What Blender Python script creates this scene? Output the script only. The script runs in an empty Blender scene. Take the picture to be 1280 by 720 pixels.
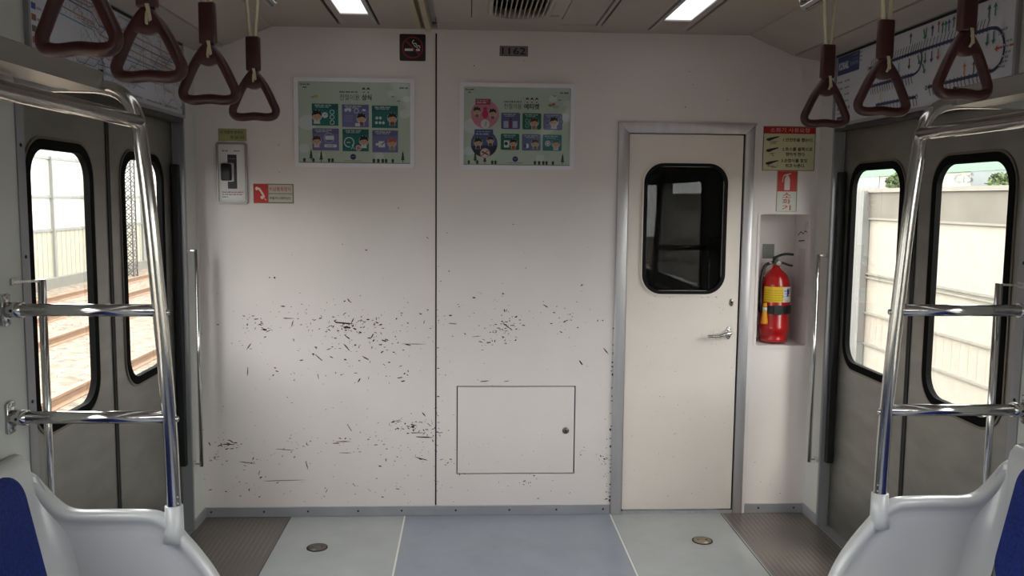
import bpy, bmesh, math, random
from mathutils import Vector, Matrix
random.seed(7)
PI=math.pi
scn=bpy.context.scene
COL=scn.collection

# ---------------------------------------------------------------- camera
F,YAW,PITCH,ROLL,CX,CZ,CD=1100.0,.05,-.1004,.0097,-.1967,1.4679,3.9868
def cam_axes():
    cy,sy=math.cos(YAW),math.sin(YAW);cp,sp=math.cos(PITCH),math.sin(PITCH);cr,sr=math.cos(ROLL),math.sin(ROLL)
    f=Vector((sy*cp,cy*cp,sp));r=Vector((cy,-sy,0));u=r.cross(f)
    return cr*r+sr*u,-sr*r+cr*u,f
CR_,CU_,CF_=cam_axes();CP=Vector((CX,-CD,CZ))
def bp(x,y,ax,v):
    """survey helper: the point of the photograph's pixel on the real plane axis=v"""
    d=(x-640)/F*CR_-(y-360)/F*CU_+CF_
    return CP+d*((v-CP[ax])/d[ax])
cam=bpy.data.cameras.new('camera');co=bpy.data.objects.new('camera',cam);COL.objects.link(co)
cam.sensor_width=36;cam.lens=36*F/1280;cam.clip_start=.02;cam.clip_end=500
m=Matrix((CR_,CU_,-CF_)).transposed().to_4x4();m.translation=CP;co.matrix_world=m
scn.camera=co
scn.view_settings.view_transform='Standard';scn.view_settings.look='None';scn.view_settings.gamma=1
scn.view_settings.use_curve_mapping=False
scn.view_settings.exposure=0.28

# ---------------------------------------------------------------- materials
def s2l(c):
    return tuple(((v/255/12.92) if v/255<=.04045 else ((v/255+.055)/1.055)**2.4) for v in c)
MATS={}
def dim(rgb,k):
    '''reflectance scaled by k'''
    o=[]
    for v in s2l(rgb):
        v*=k;o.append(255*(12.92*v if v<=.0031308 else 1.055*v**(1/2.4)-.055))
    return tuple(o)
def mat(name,rgb,rough=.5,metal=0,var=.06,scale=6,spec=.5,bump=0,bscale=200,stretch=(1,1,1),coat=0):
    if name in MATS:return MATS[name]
    m=bpy.data.materials.new(name);m.use_nodes=True;nt=m.node_tree;N=nt.nodes;L=nt.links
    b=N['Principled BSDF'];c=s2l(rgb)
    b.inputs['Roughness'].default_value=rough;b.inputs['Metallic'].default_value=metal
    b.inputs['Specular IOR Level'].default_value=spec
    b.inputs['Coat Weight'].default_value=coat
    tc=N.new('ShaderNodeTexCoord');mp=N.new('ShaderNodeMapping');mp.inputs['Scale'].default_value=stretch
    L.new(tc.outputs['Object'],mp.inputs['Vector'])
    no=N.new('ShaderNodeTexNoise');no.inputs['Scale'].default_value=scale;no.inputs['Detail'].default_value=4
    L.new(mp.outputs['Vector'],no.inputs['Vector'])
    rp=N.new('ShaderNodeValToRGB');rp.color_ramp.elements[0].position=.3;rp.color_ramp.elements[1].position=.7
    rp.color_ramp.elements[0].color=(*[v*(1-var) for v in c],1);rp.color_ramp.elements[1].color=(*[min(1,v*(1+var)) for v in c],1)
    L.new(no.outputs['Fac'],rp.inputs['Fac']);L.new(rp.outputs['Color'],b.inputs['Base Color'])
    if bump:
        n2=N.new('ShaderNodeTexNoise');n2.inputs['Scale'].default_value=bscale;L.new(mp.outputs['Vector'],n2.inputs['Vector'])
        bu=N.new('ShaderNodeBump');bu.inputs['Strength'].default_value=bump;bu.inputs['Distance'].default_value=.002
        L.new(n2.outputs['Fac'],bu.inputs['Height']);L.new(bu.outputs['Normal'],b.inputs['Normal'])
    MATS[name]=m;return m
def flat(rgb,rough=.45):
    return mat('print_%d_%d_%d'%tuple(rgb),rgb,rough,var=.02)
def emis(name,rgb,st):
    m=bpy.data.materials.new(name);m.use_nodes=True;nt=m.node_tree;nt.nodes.clear()
    e=nt.nodes.new('ShaderNodeEmission');o=nt.nodes.new('ShaderNodeOutputMaterial')
    e.inputs['Color'].default_value=(*s2l(rgb),1);e.inputs['Strength'].default_value=st
    nt.links.new(e.outputs[0],o.inputs[0]);return m
def glass(name,tint,gl=.0,ior=1.5,rough=.0):
    m=bpy.data.materials.new(name);m.use_nodes=True;nt=m.node_tree;nt.nodes.clear();N=nt.nodes;L=nt.links
    t=N.new('ShaderNodeBsdfTransparent');t.inputs['Color'].default_value=(*tint,1)
    g=N.new('ShaderNodeBsdfGlossy');g.inputs['Roughness'].default_value=rough
    fr=N.new('ShaderNodeFresnel');fr.inputs['IOR'].default_value=ior
    mx=N.new('ShaderNodeMixShader');o=N.new('ShaderNodeOutputMaterial')
    ge=N.new('ShaderNodeNewGeometry');sb=N.new('ShaderNodeMath');sb.operation='SUBTRACT';sb.inputs[0].default_value=1;L.new(ge.outputs['Backfacing'],sb.inputs[1])
    ml=N.new('ShaderNodeMath');ml.operation='MULTIPLY';L.new(fr.outputs[0],ml.inputs[0]);L.new(sb.outputs[0],ml.inputs[1])
    L.new(ml.outputs[0],mx.inputs[0]);L.new(t.outputs[0],mx.inputs[1]);L.new(g.outputs[0],mx.inputs[2]);L.new(mx.outputs[0],o.inputs[0])
    return m
WALL=mat('painted_steel_wall',(226,217,214),.42,var=.03,scale=3,bump=.05,bscale=300)
WALLS=mat('painted_side_wall',(200,201,195),.5,var=.03,scale=3)
DOORP=mat('painted_door',(230,219,210),.42,var=.04,scale=3)
CHIP=mat('chipped_paint',(44,18,18),.7,var=.5,scale=40)
DARK=mat('dark_gap',(14,13,14),.8)
CEIL=mat('ceiling_panel',(170,160,150),.6,var=.03)
CEILF=mat('ceiling_lamp_frame',(172,166,164),.5,var=.03)
ALU=mat('aluminium',(198,195,198),.42,.55,var=.08,scale=4,stretch=(8,8,.6))
ALUP=mat('painted_aluminium',(150,150,154),.4,.35,var=.05,scale=3)
STEEL=mat('brushed_steel_door',(146,145,139),.38,.85,var=.12,scale=5,stretch=(1,1,3))
CHROME=mat('polished_tube',(205,203,202),.15,1,var=.02)
BOXALU=mat('rack_aluminium',(160,157,152),.4,.7,var=.04)
RUB=mat('black_rubber',(13,12,13),.6,var=.1)
MAROON=mat('maroon_plastic',(60,23,24),.38,var=.08)
BELT=mat('cream_webbing',(190,180,150),.8,var=.08,scale=80)
WPL=mat('white_plastic',(196,196,197),.28,var=.015,scale=2,coat=.2)
BLUE=mat('blue_upholstery',(10,34,108),.85,var=.45,scale=120,bump=.3,bscale=500)
BLK=mat('black_plastic',(15,15,17),.4)
WHT=mat('white_plate',(225,224,224),.4,var=.02)
RED=mat('extinguisher_red',(176,10,12),.25,var=.04,coat=.4)
GLS=glass('window_glass',(.93,.95,.93))
GLSD=glass('dark_door_glass',(.25,.26,.27),ior=1.38)
PGL=glass('poster_glass',(.95,.96,.96),ior=1.35,rough=.03)

# ---------------------------------------------------------------- mesh builder
class MB:
    def __init__(s):
        s.bm=bmesh.new();s.mats=[]
    def mi(s,m):
        if m is None:return 0
        if m not in s.mats:s.mats.append(m)
        return s.mats.index(m)
    def faces(s,vs,fs,m=None,smooth=False):
        k=s.mi(m);bv=[s.bm.verts.new(v) for v in vs]
        for f in fs:
            try:
                fc=s.bm.faces.new([bv[i] for i in f]);fc.material_index=k;fc.smooth=smooth
            except ValueError:pass
        return bv
    def box(s,a,b,m=None,bev=0):
        x0,x1=sorted((a[0],b[0]));y0,y1=sorted((a[1],b[1]));z0,z1=sorted((a[2],b[2]))
        k=s.mi(m)
        bm=bmesh.new()
        v=[bm.verts.new(p) for p in((x0,y0,z0),(x1,y0,z0),(x1,y1,z0),(x0,y1,z0),(x0,y0,z1),(x1,y0,z1),(x1,y1,z1),(x0,y1,z1))]
        for f in((0,3,2,1),(4,5,6,7),(0,1,5,4),(1,2,6,5),(2,3,7,6),(3,0,4,7)):bm.faces.new([v[i] for i in f])
        if bev:
            bmesh.ops.bevel(bm,geom=bm.edges[:],offset=bev,segments=2,affect='EDGES',profile=.5)
        s._take(bm,k,bool(bev and bev>.004))
    def _take(s,bm,k,smooth=False):
        mp={}
        for v in bm.verts:mp[v]=s.bm.verts.new(v.co)
        for f in bm.faces:
            try:
                n=s.bm.faces.new([mp[v] for v in f.verts]);n.material_index=k;n.smooth=smooth
            except ValueError:pass
        bm.free()
    def tube(s,pts,r,m=None,n=14,closed=False,cap=True,sx=1,up=None):
        """sweep a circle (or ellipse: r along up, r*sx across) along pts"""
        P=[Vector(p) for p in pts];k=len(P)
        T=[]
        for i in range(k):
            if closed:t=P[(i+1)%k]-P[i-1]
            else:t=P[min(i+1,k-1)]-P[max(i-1,0)]
            T.append(t.normalized())
        if up is None:
            up=Vector((0,0,1)) if abs(T[0].z)<.9 else Vector((1,0,0))
            fixed=False
        else:up=Vector(up);fixed=True
        nrm=(up-up.dot(T[0])*T[0]).normalized()
        rings=[];vs=[]
        for i in range(k):
            if fixed:nrm=(up-up.dot(T[i])*T[i]).normalized()
            else:nrm=(nrm-nrm.dot(T[i])*T[i]).normalized()
            bi=T[i].cross(nrm);rr=r[i] if isinstance(r,(list,tuple)) else r
            for j in range(n):
                a=2*PI*j/n;vs.append(P[i]+nrm*(rr*math.cos(a))+bi*(rr*sx*math.sin(a)))
        fs=[]
        for i in range(k if closed else k-1):
            for j in range(n):
                a=i*n+j;b=i*n+(j+1)%n;c=((i+1)%k)*n+(j+1)%n;d=((i+1)%k)*n+j;fs.append((a,b,c,d))
        bv=s.faces(vs,fs,m,True)
        if cap and not closed:
            kk=s.mi(m)
            for ring in(bv[:n][::-1],bv[-n:]):
                f=s.bm.faces.new(ring);f.material_index=kk
    def cyl(s,a,b,r,m=None,n=20,r2=None):
        s.tube([a,b],[r,r if r2 is None else r2],m,n)
    def lathe(s,c,prof,m=None,n=32,axis='z'):
        vs=[];k=len(prof)
        for (r,h) in prof:
            for j in range(n):
                a=2*PI*j/n;x,y=r*math.cos(a),r*math.sin(a)
                if axis=='z':p=(c[0]+x,c[1]+y,c[2]+h)
                elif axis=='y':p=(c[0]+x,c[1]-h,c[2]+y)
                else:p=(c[0]+h,c[1]+x,c[2]+y)
                vs.append(p)
        fs=[(i*n+j,i*n+(j+1)%n,(i+1)*n+(j+1)%n,(i+1)*n+j) for i in range(k-1) for j in range(n)]
        bv=s.faces(vs,fs,m,True);kk=s.mi(m)
        for ring in(bv[:n][::-1],bv[-n:]):
            if prof[0][0]>1e-5 or ring is not bv[:n]:
                f=s.bm.faces.new(ring);f.material_index=kk
    def prism(s,poly,axis,a,b,m=None,bev=0,seg=3):
        """2D polygon extruded along axis from a to b. axis x:(y,z) y:(x,z) z:(x,y)"""
        def P(p,t):
            return {'x':(t,p[0],p[1]),'y':(p[0],t,p[1]),'z':(p[0],p[1],t)}[axis]
        bm=bmesh.new();n=len(poly)
        A=[bm.verts.new(P(p,a)) for p in poly];B=[bm.verts.new(P(p,b)) for p in poly]
        fa=bm.faces.new(A);fb=bm.faces.new(B[::-1])
        for i in range(n):bm.faces.new((A[i],B[i],B[(i+1)%n],A[(i+1)%n]))
        bmesh.ops.recalc_face_normals(bm,faces=bm.faces[:])
        if bev:
            es=[e for e in bm.edges if len(e.link_faces)==2 and (len(e.link_faces[0].verts)>4 or len(e.link_faces[1].verts)>4)]
            es=list(set(fa.edges[:]+fb.edges[:]))
            bmesh.ops.bevel(bm,geom=es,offset=bev,segments=seg,affect='EDGES',profile=.5)
        s._take(bm,s.mi(m),bool(bev))
    def ring(s,outer,inner,axis,a,b,m=None):
        """frame between two outlines with the same number of points, extruded a..b"""
        def P(p,t):
            return {'x':(t,p[0],p[1]),'y':(p[0],t,p[1]),'z':(p[0],p[1],t)}[axis]
        n=len(outer);vs=[P(p,a) for p in outer]+[P(p,a) for p in inner]+[P(p,b) for p in outer]+[P(p,b) for p in inner]
        fs=[]
        for i in range(n):
            j=(i+1)%n
            fs+=[(i,j,n+j,n+i),(2*n+i,3*n+i,3*n+j,2*n+j),(i,2*n+i,2*n+j,j),(n+i,n+j,3*n+j,3*n+i)]
        s.faces(vs,fs,m)
    def build(s,name,m=None,parent=None,loc=None,smooth_angle=None):
        bmesh.ops.recalc_face_normals(s.bm,faces=s.bm.faces[:]) if not getattr(s,'keepn',False) else None
        off=Vector((0,0,0))
        if parent is not None:
            p=parent
            while p is not None:off+=Vector(p.location);p=p.parent
        elif loc is not None:off=Vector(loc)
        if off.length>0:bmesh.ops.translate(s.bm,verts=s.bm.verts[:],vec=-off)
        me=bpy.data.meshes.new(name)
        s.bm.to_mesh(me);s.bm.free()
        for x in (s.mats or [m]):me.materials.append(x)
        o=bpy.data.objects.new(name,me);COL.objects.link(o)
        if parent is not None:o.parent=parent
        elif loc is not None:o.location=loc
        return o
def rrect(x0,z0,x1,z1,r,n=6):
    P=[]
    for cx,cz,a0 in((x1-r,z1-r,0),(x0+r,z1-r,PI/2),(x0+r,z0+r,PI),(x1-r,z0+r,1.5*PI)):
        for i in range(n+1):
            a=a0+PI/2*i/n;P.append((cx+r*math.cos(a),cz+r*math.sin(a)))
    return P
def smooth(pts,n=6,closed=False):
    P=[Vector(p) for p in pts];k=len(P);out=[]
    rng=range(k) if closed else range(k-1)
    for i in rng:
        if closed:p0,p1,p2,p3=P[i-1],P[i],P[(i+1)%k],P[(i+2)%k]
        else:p0,p1,p2,p3=P[max(i-1,0)],P[i],P[i+1],P[min(i+2,k-1)]
        for j in range(n):
            t=j/n;out.append(.5*((2*p1)+(p2-p0)*t+(2*p0-5*p1+4*p2-p3)*t*t+(3*p1-p0-3*p2+p3)*t**3))
    if not closed:out.append(P[-1])
    return out
def tag(o,label=None,cat=None,group=None,kind=None):
    if label:o['label']=label
    if cat:o['category']=cat
    if group:o['group']=group
    if kind:o['kind']=kind
    return o
def struct(o,label=None):
    o['kind']='structure'
    if label:o['label']=label
    return o
def empty(name,loc,label,cat,group=None,kind=None):
    o=bpy.data.objects.new(name,None);o.location=loc;o.empty_display_size=.05;COL.objects.link(o)
    return tag(o,label,cat,group,kind)
def copy_tree(o,parent=None):
    c=o.copy();COL.objects.link(c);c.parent=parent
    for ch in [x for x in o.children]:copy_tree(ch,c)
    return c
def walled(mb,axis,v,depth,u0,u1,w0,w1,holes,m=None,jm=None):
    """a wall slab on plane axis=v, facing inward, 'depth' thick away from the room, with rectangular holes (u0,w0,u1,w1)"""
    us=sorted(set([u0,u1]+[h[0] for h in holes]+[h[2] for h in holes]));ws=sorted(set([w0,w1]+[h[1] for h in holes]+[h[3] for h in holes]))
    us=[u for u in us if u0<=u<=u1];ws=[w for w in ws if w0<=w<=w1]
    def P(u,w,t):return (t,u,w) if axis=='x' else (u,t,w)
    def hole(a,b):return any(h[0]<a<h[2] and h[1]<b<h[3] for h in holes)
    nu,nw=len(us)-1,len(ws)-1
    solid=[[not hole((us[i]+us[i+1])/2,(ws[j]+ws[j+1])/2) for j in range(nw)] for i in range(nu)]
    a,b=v,v+depth
    for i in range(nu):
        for j in range(nw):
            if not solid[i][j]:continue
            q=[(us[i],ws[j]),(us[i+1],ws[j]),(us[i+1],ws[j+1]),(us[i],ws[j+1])]
            mb.faces([P(*p,a) for p in q],[(0,1,2,3)],m);mb.faces([P(*p,b) for p in q],[(3,2,1,0)],m)
            for (di,dj,e) in((-1,0,(0,3)),(1,0,(1,2)),(0,-1,(0,1)),(0,1,(3,2))):
                ii,jj=i+di,j+dj
                if 0<=ii<nu and 0<=jj<nw and solid[ii][jj]:continue
                p,r=q[e[0]],q[e[1]]
                mb.faces([P(*p,a),P(*r,a),P(*r,b),P(*p,b)],[(0,1,2,3)],jm or m)
    bmesh.ops.remove_doubles(mb.bm,verts=mb.bm.verts[:],dist=1e-5)

# ---------------------------------------------------------------- print layer (signs, posters, maps)
TXT={}
def text_mesh(s,bold=0,shear=0):
    key=(s,bold,shear)
    if key in TXT:return TXT[key]
    c=bpy.data.curves.new('t','FONT');c.body=s;c.resolution_u=2;c.offset=bold;c.shear=shear
    o=bpy.data.objects.new('t',c);COL.objects.link(o)
    dg=bpy.context.evaluated_depsgraph_get();dg.update()
    me=bpy.data.meshes.new_from_object(o.evaluated_get(dg))
    vs=[(v.co.x,v.co.y) for v in me.vertices];fs=[tuple(p.vertices) for p in me.polygons]
    bpy.data.objects.remove(o);bpy.data.curves.remove(c);bpy.data.meshes.remove(me)
    TXT[key]=(vs,fs);return TXT[key]
class Print:
    """flat printed surface: origin O, axes U (right), V (up), N (out of the surface)"""
    def __init__(s,O,U,V,N,step=.00025):
        s.O,s.U,s.V,s.N=Vector(O),Vector(U),Vector(V),Vector(N);s.mb=MB();s.mb.keepn=True;s.L=0;s.step=step
    def P(s,u,v,l):return s.O+s.U*u+s.V*v+s.N*(l*s.step)
    def poly(s,pts,rgb,l=None):
        if l is None:s.L+=.02;l=1+s.L
        s.mb.faces([s.P(u,v,l) for u,v in pts],[tuple(range(len(pts)))],flat(rgb))
    def rect(s,u0,v0,u1,v1,rgb,l=None,r=0):
        s.poly(rrect(u0,v0,u1,v1,r,4) if r else [(u0,v0),(u1,v0),(u1,v1),(u0,v1)],rgb,l)
    def circ(s,u,v,r,rgb,l=None,ry=None,n=20,a0=0,a1=2*PI):
        ry=ry or r;s.poly([(u+r*math.cos(a0+(a1-a0)*i/n),v+ry*math.sin(a0+(a1-a0)*i/n)) for i in range(n if a1-a0>6 else n+1)],rgb,l)
    def arc(s,u,v,r,w,rgb,l=None,a0=0,a1=2*PI,n=24):
        s.line([(u+r*math.cos(a0+(a1-a0)*i/n),v+r*math.sin(a0+(a1-a0)*i/n)) for i in range(n+1)],w,rgb,l)
    def line(s,pts,w,rgb,l=None):
        if l is None:s.L+=.02;l=1+s.L
        P=[Vector(p) for p in pts];k=len(P);A=[];B=[]
        for i in range(k):
            t=(P[min(i+1,k-1)]-P[max(i-1,0)]);t=t.normalized() if t.length>0 else Vector((1,0));n=Vector((-t.y,t.x))*w/2
            A.append(P[i]+n);B.append(P[i]-n)
        vs=[s.P(p.x,p.y,l) for p in A]+[s.P(p.x,p.y,l) for p in B]
        s.mb.faces(vs,[(k+i,k+i+1,i+1,i) for i in range(k-1)],flat(rgb))
    def text(s,t,u,v,h,rgb,l=None,w=None,anchor='l',bold=0,rot=0):
        """h = height of the line box of a capital; w = forced total width"""
        if l is None:s.L+=.02;l=1+s.L
        vs,fs=text_mesh(t,bold)
        if not vs:return
        x0=min(a for a,b in vs);x1=max(a for a,b in vs);y0=min(b for a,b in vs);y1=max(b for a,b in vs)
        ky=h/(y1-y0);kx=(w/(x1-x0)) if w else ky
        W=(x1-x0)*kx;ox={'l':0,'c':-W/2,'r':-W}[anchor]
        c,sn=math.cos(rot),math.sin(rot);out=[]
        for a,b in vs:
            X=(a-x0)*kx+ox;Y=(b-y0)*ky;out.append(s.P(u+X*c-Y*sn,v+X*sn+Y*c,l))
        s.mb.faces(out,fs,flat(rgb))
    def greek(s,u,v,w,h,rgb,l=None,seg=None):
        """an unreadably small line of print: short blocks of syllables"""
        x=u
        while x<u+w-h*.3:
            k=random.choice((2,3,4));
            for i in range(k):
                if x+h*.8>u+w:break
                s.rect(x,v,x+h*.68,v+h*random.uniform(.7,1),rgb,l);x+=h*.9
            x+=h*.5
    def build(s,name,parent,label=None):
        o=s.mb.build(name,None,parent)
        if label:o['label']=label
        return o

# ================================================================= SETTING
W=1.40;ZC=2.21
YB=-7.6
# floor
def floor_mat():
    m=bpy.data.materials.new('floor_covering');m.use_nodes=True;nt=m.node_tree;N=nt.nodes;L=nt.links;b=N['Principled BSDF']
    tc=N.new('ShaderNodeTexCoord');sp=N.new('ShaderNodeSeparateXYZ');L.new(tc.outputs['Object'],sp.inputs[0])
    mr=N.new('ShaderNodeMapRange');mr.inputs['From Min'].default_value=-1.5;mr.inputs['From Max'].default_value=1.5
    L.new(sp.outputs['X'],mr.inputs['Value'])
    rp=N.new('ShaderNodeValToRGB');cr=rp.color_ramp;cr.interpolation='CONSTANT'
    dk=s2l((104,96,92));lt=s2l((168,171,171));bl=s2l((144,149,160));sm=s2l((226,224,214));bk=s2l((40,38,36))
    f=lambda x:(x+1.5)/3
    st=[(0,dk),(f(-1.0095),lt),(f(-.486),bl),(f(.474),lt),(f(1.0),dk)]
    cr.elements[0].position=0;cr.elements[0].color=(*dk,1);cr.elements[1].position=st[1][0];cr.elements[1].color=(*st[1][1],1)
    for p,c in st[2:]:
        e=cr.elements.new(p);e.color=(*c,1)
    L.new(mr.outputs[0],rp.inputs['Fac'])
    no=N.new('ShaderNodeTexNoise');no.inputs['Scale'].default_value=4;no.inputs['Detail'].default_value=8;no.inputs['Roughness'].default_value=.65;L.new(tc.outputs['Object'],no.inputs['Vector'])
    r2=N.new('ShaderNodeMapRange');r2.inputs['From Min'].default_value=.3;r2.inputs['From Max'].default_value=.7;r2.inputs['To Min'].default_value=.86;r2.inputs['To Max'].default_value=1.06
    L.new(no.outputs['Fac'],r2.inputs['Value'])
    # ribs in the outer strips
    ab=N.new('ShaderNodeMath');ab.operation='ABSOLUTE';L.new(sp.outputs['X'],ab.inputs[0])
    gt=N.new('ShaderNodeMath');gt.operation='GREATER_THAN';gt.inputs[1].default_value=1.012;L.new(ab.outputs[0],gt.inputs[0])
    md=N.new('ShaderNodeMath');md.operation='PINGPONG';md.inputs[1].default_value=.011;L.new(sp.outputs['X'],md.inputs[0])
    lt2=N.new('ShaderNodeMath');lt2.operation='LESS_THAN';lt2.inputs[1].default_value=.0016;L.new(md.outputs[0],lt2.inputs[0])
    mu=N.new('ShaderNodeMath');mu.operation='MULTIPLY';L.new(gt.outputs[0],mu.inputs[0]);L.new(lt2.outputs[0],mu.inputs[1])
    # ribs broken into dashes
    br=N.new('ShaderNodeTexNoise');br.inputs['Scale'].default_value=3;L.new(tc.outputs['Object'],br.inputs['Vector'])
    mb_=N.new('ShaderNodeMapRange');mb_.inputs['From Min'].default_value=.35;mb_.inputs['From Max'].default_value=.6;mb_.inputs['To Max'].default_value=.34;L.new(br.outputs['Fac'],mb_.inputs['Value'])
    m3=N.new('ShaderNodeMath');m3.operation='MULTIPLY';L.new(mu.outputs[0],m3.inputs[0]);L.new(mb_.outputs[0],m3.inputs[1])
    mx=N.new('ShaderNodeMix');mx.data_type='RGBA';mx.blend_type='MULTIPLY';mx.inputs[0].default_value=1
    L.new(rp.outputs['Color'],mx.inputs[6]);L.new(r2.outputs[0],mx.inputs[7])
    cur=mx.outputs[2]
    for cx_,wd,col in((-1.0095,.0028,bk),(1.0005,.0028,bk),(-.486,.0035,sm),(.474,.0035,sm)):
        cm=N.new('ShaderNodeMath');cm.operation='COMPARE';cm.inputs[1].default_value=cx_;cm.inputs[2].default_value=wd;L.new(sp.outputs['X'],cm.inputs[0])
        m5=N.new('ShaderNodeMix');m5.data_type='RGBA';m5.inputs[7].default_value=(*col,1);L.new(cm.outputs[0],m5.inputs[0]);L.new(cur,m5.inputs[6]);cur=m5.outputs[2]
    m4=N.new('ShaderNodeMix');m4.data_type='RGBA';m4.inputs[7].default_value=(*s2l((190,180,168)),1)
    L.new(m3.outputs[0],m4.inputs[0]);L.new(cur,m4.inputs[6]);L.new(m4.outputs[2],b.inputs['Base Color'])
    b.inputs['Roughness'].default_value=.28
    bu=N.new('ShaderNodeBump');bu.inputs['Distance'].default_value=.001;bu.inputs['Strength'].default_value=.25;L.new(no.outputs['Fac'],bu.inputs['Height']);L.new(bu.outputs['Normal'],b.inputs['Normal'])
    return m
b=MB();b.box((-1.5,YB,-.06),(1.5,.05,0));struct(b.build('floor',floor_mat()))

# ceiling: flat centre, sloping sides, thin coves; profile swept along the car, with openings
b=MB()
def cseg(x0,z0,x1,z1,ya,yb,m=CEIL):
    b.faces([(x0,ya,z0),(x1,ya,z1),(x1,yb,z1),(x0,yb,z0),(x0,ya,z0+.02),(x1,ya,z1+.02),(x1,yb,z1+.02),(x0,yb,z0+.02)],[(0,1,2,3),(4,7,6,5),(0,4,5,1),(1,5,6,2),(2,6,7,3),(3,7,4,0)],m)
for s in(-1,1):
    cseg(s*1.062,ZC-.002,s*1.262,2.125,0,YB)
    cseg(s*1.270,2.121,s*1.40,2.10,0,YB)
    cseg(s*1.262,2.135,s*1.272,2.13,0,YB,DARK)
    cseg(s*.762,ZC,s*1.062,ZC,0,YB)
    cseg(s*.745,ZC+.012,s*.765,ZC+.012,-.08,YB,DARK)
    cseg(s*.745,ZC,s*.765,ZC,0,-.08)
    # lamp channel sides and end
    cseg(s*.725,ZC,s*.748,ZC,-.08,YB,CEILF);cseg(s*.592,ZC,s*.605,ZC,-.08,YB,CEILF)
    cseg(s*.605,ZC,s*.725,ZC,0,-.28);cseg(s*.592,ZC,s*.605,ZC,0,-.08);cseg(s*.725,ZC,s*.745,ZC,0,-.08)
    cseg(s*.578,ZC+.012,s*.594,ZC+.012,-.08,YB,DARK);cseg(s*.578,ZC,s*.592,ZC,0,-.08)
# left: duct rib with recess; right: narrow slot
cseg(-.580,ZC,-.425,ZC,0,YB)
cseg(-.335,ZC,-.19,ZC,-.156,YB);cseg(-.335,ZC,-.19,ZC,0,-.150);cseg(-.34,ZC+.006,.35,ZC+.006,-.148,-.158,DARK)
cseg(.188,ZC,.340,ZC,-.156,YB);cseg(.188,ZC,.372,ZC,0,-.150)
cseg(.372,ZC,.580,ZC,0,YB)
cseg(.340,ZC+.03,.372,ZC+.03,-.15,YB,DARK)
cseg(-.186,ZC,.183,ZC,0,-.275)
cseg(-.192,ZC+.01,-.185,ZC+.01,-.275,YB,DARK);cseg(.182,ZC+.006,.189,ZC+.006,-.275,YB,CEILF)
cseg(-.190,ZC,-.186,ZC,0,-.275);cseg(.183,ZC,.188,ZC,0,-.275)
cseg(-.425,ZC+.025,-.335,ZC+.025,-.03,YB,CEILF);cseg(-.425,ZC,-.335,ZC,0,-.03)
struct(b.build('ceiling',CEIL))
b=MB();b.prism([(-.40,ZC+.02),(-.385,ZC-.018),(-.365,ZC-.018),(-.36,ZC+.02)],'y',-.045,YB);b.prism([(-.428,ZC+.005),(-.428,ZC-.004),(-.408,ZC-.004),(-.404,ZC+.02)],'y',-.045,YB)
struct(b.build('trim_1',mat('duct_rib',(176,165,140),.6)),'beige duct rib along the ceiling')
b=MB();b.box((.345,-.17,ZC+.012),(.358,YB,ZC-.006));struct(b.build('trim_2',CEILF),'grey strip beside the narrow ceiling slot')
b=MB();b.box((.84,-.69,ZC-.004),(1.01,-1.1,ZC+.002),None,.001)
tag(b.build('ceiling_hatch',mat('hatch_beige',(178,158,132),.6),None,(.925,-.9,ZC)),'beige flat plate on the ceiling beside the right lamp','ceiling plate')

# roof closing sheet above (keeps daylight out of the panel gaps)
b=MB();b.box((-1.56,YB-.05,2.27),(1.56,.06,2.3));struct(b.build('trim_3',DARK))

# end wall
HX0,HX1,HZ0,HZ1=-.2475,.303,.195,.612     # hatch
NX0,NX1,NZ0,NZ1=1.140,1.378,.802,1.412     # niche
b=MB()
walled(b,'y',0,.03,-1.5,1.5,0,2.27,[(-.3465,.045,-.3395,2.195),(HX0,HZ0,HX1,HZ1),(NX0,NZ0,NX1,NZ1),(.515,0,1.065,1.78)],WALL,WALL)
b.box((-.36,.012,.03),(-.33,.0299,2.2),DARK)
b.box((HX0-.02,.026,HZ0-.02),(HX1+.02,.0299,HZ1+.02),DARK)
# paint chips: small flakes where the top coat is gone
def chip(px,py,L,w,ang,m=CHIP):
    c=bp(px,py,1,0);k=3.65e-3;n=random.choice((5,6,7));L*=k*.54;w*=k*.58;P=[]
    if (.47<c.x<1.115 and c.z<1.83):return
    for i in range(n):
        a=2*PI*i/n;r=random.uniform(.55,1.1);x,z=L*r*math.cos(a),w*r*math.sin(a)
        P.append((c.x+x*math.cos(ang)-z*math.sin(ang),-.0006,c.z+x*math.sin(ang)+z*math.cos(ang)))
    b.faces(P,[tuple(range(n))],m)
CL=[(432,407,14,6,34,3.2),(440,412,42,16,70,2.6),(375,405,40,20,40,2.2),(325,402,18,8,26,2.8),(470,418,24,22,40,2.6),(450,438,35,14,26,3),
    (490,470,26,4,14,3),(400,468,50,4,14,2.4),(515,530,17,6,46,2.8),(535,540,8,4,20,3.2),(284,556,9,3,22,3.4),(269,570,4,5,10,3),(430,552,50,5,26,3),
    (490,565,40,8,26,2.4),(350,560,40,14,20,2.4),(300,595,28,16,22,2.2),(400,612,70,12,28,2.2),(490,600,40,10,14,2),(315,575,8,3,6,3),
    (630,412,11,9,40,3),(638,404,6,5,16,4),(706,398,11,10,16,2.6),(680,400,45,22,26,2),(580,400,25,12,12,2.4),(600,385,40,14,8,2),(612,430,8,3,9,2.6),
    (560,575,7,5,9,3),(731,565,5,4,6,2.6),(752,574,5,4,10,3),(758,590,2,28,14,2.4),(640,605,60,8,14,2.2),(654,603,5,2,6,3),(545,560,1.2,60,18,2),(548,430,2,80,12,1.8),
    (440,390,130,60,40,1.7),(400,540,110,60,50,1.7),(660,480,90,120,26,1.6),(970,600,28,20,8,1.8),(600,100,150,60,6,1.6),(850,120,60,14,4,1.8)]
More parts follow.
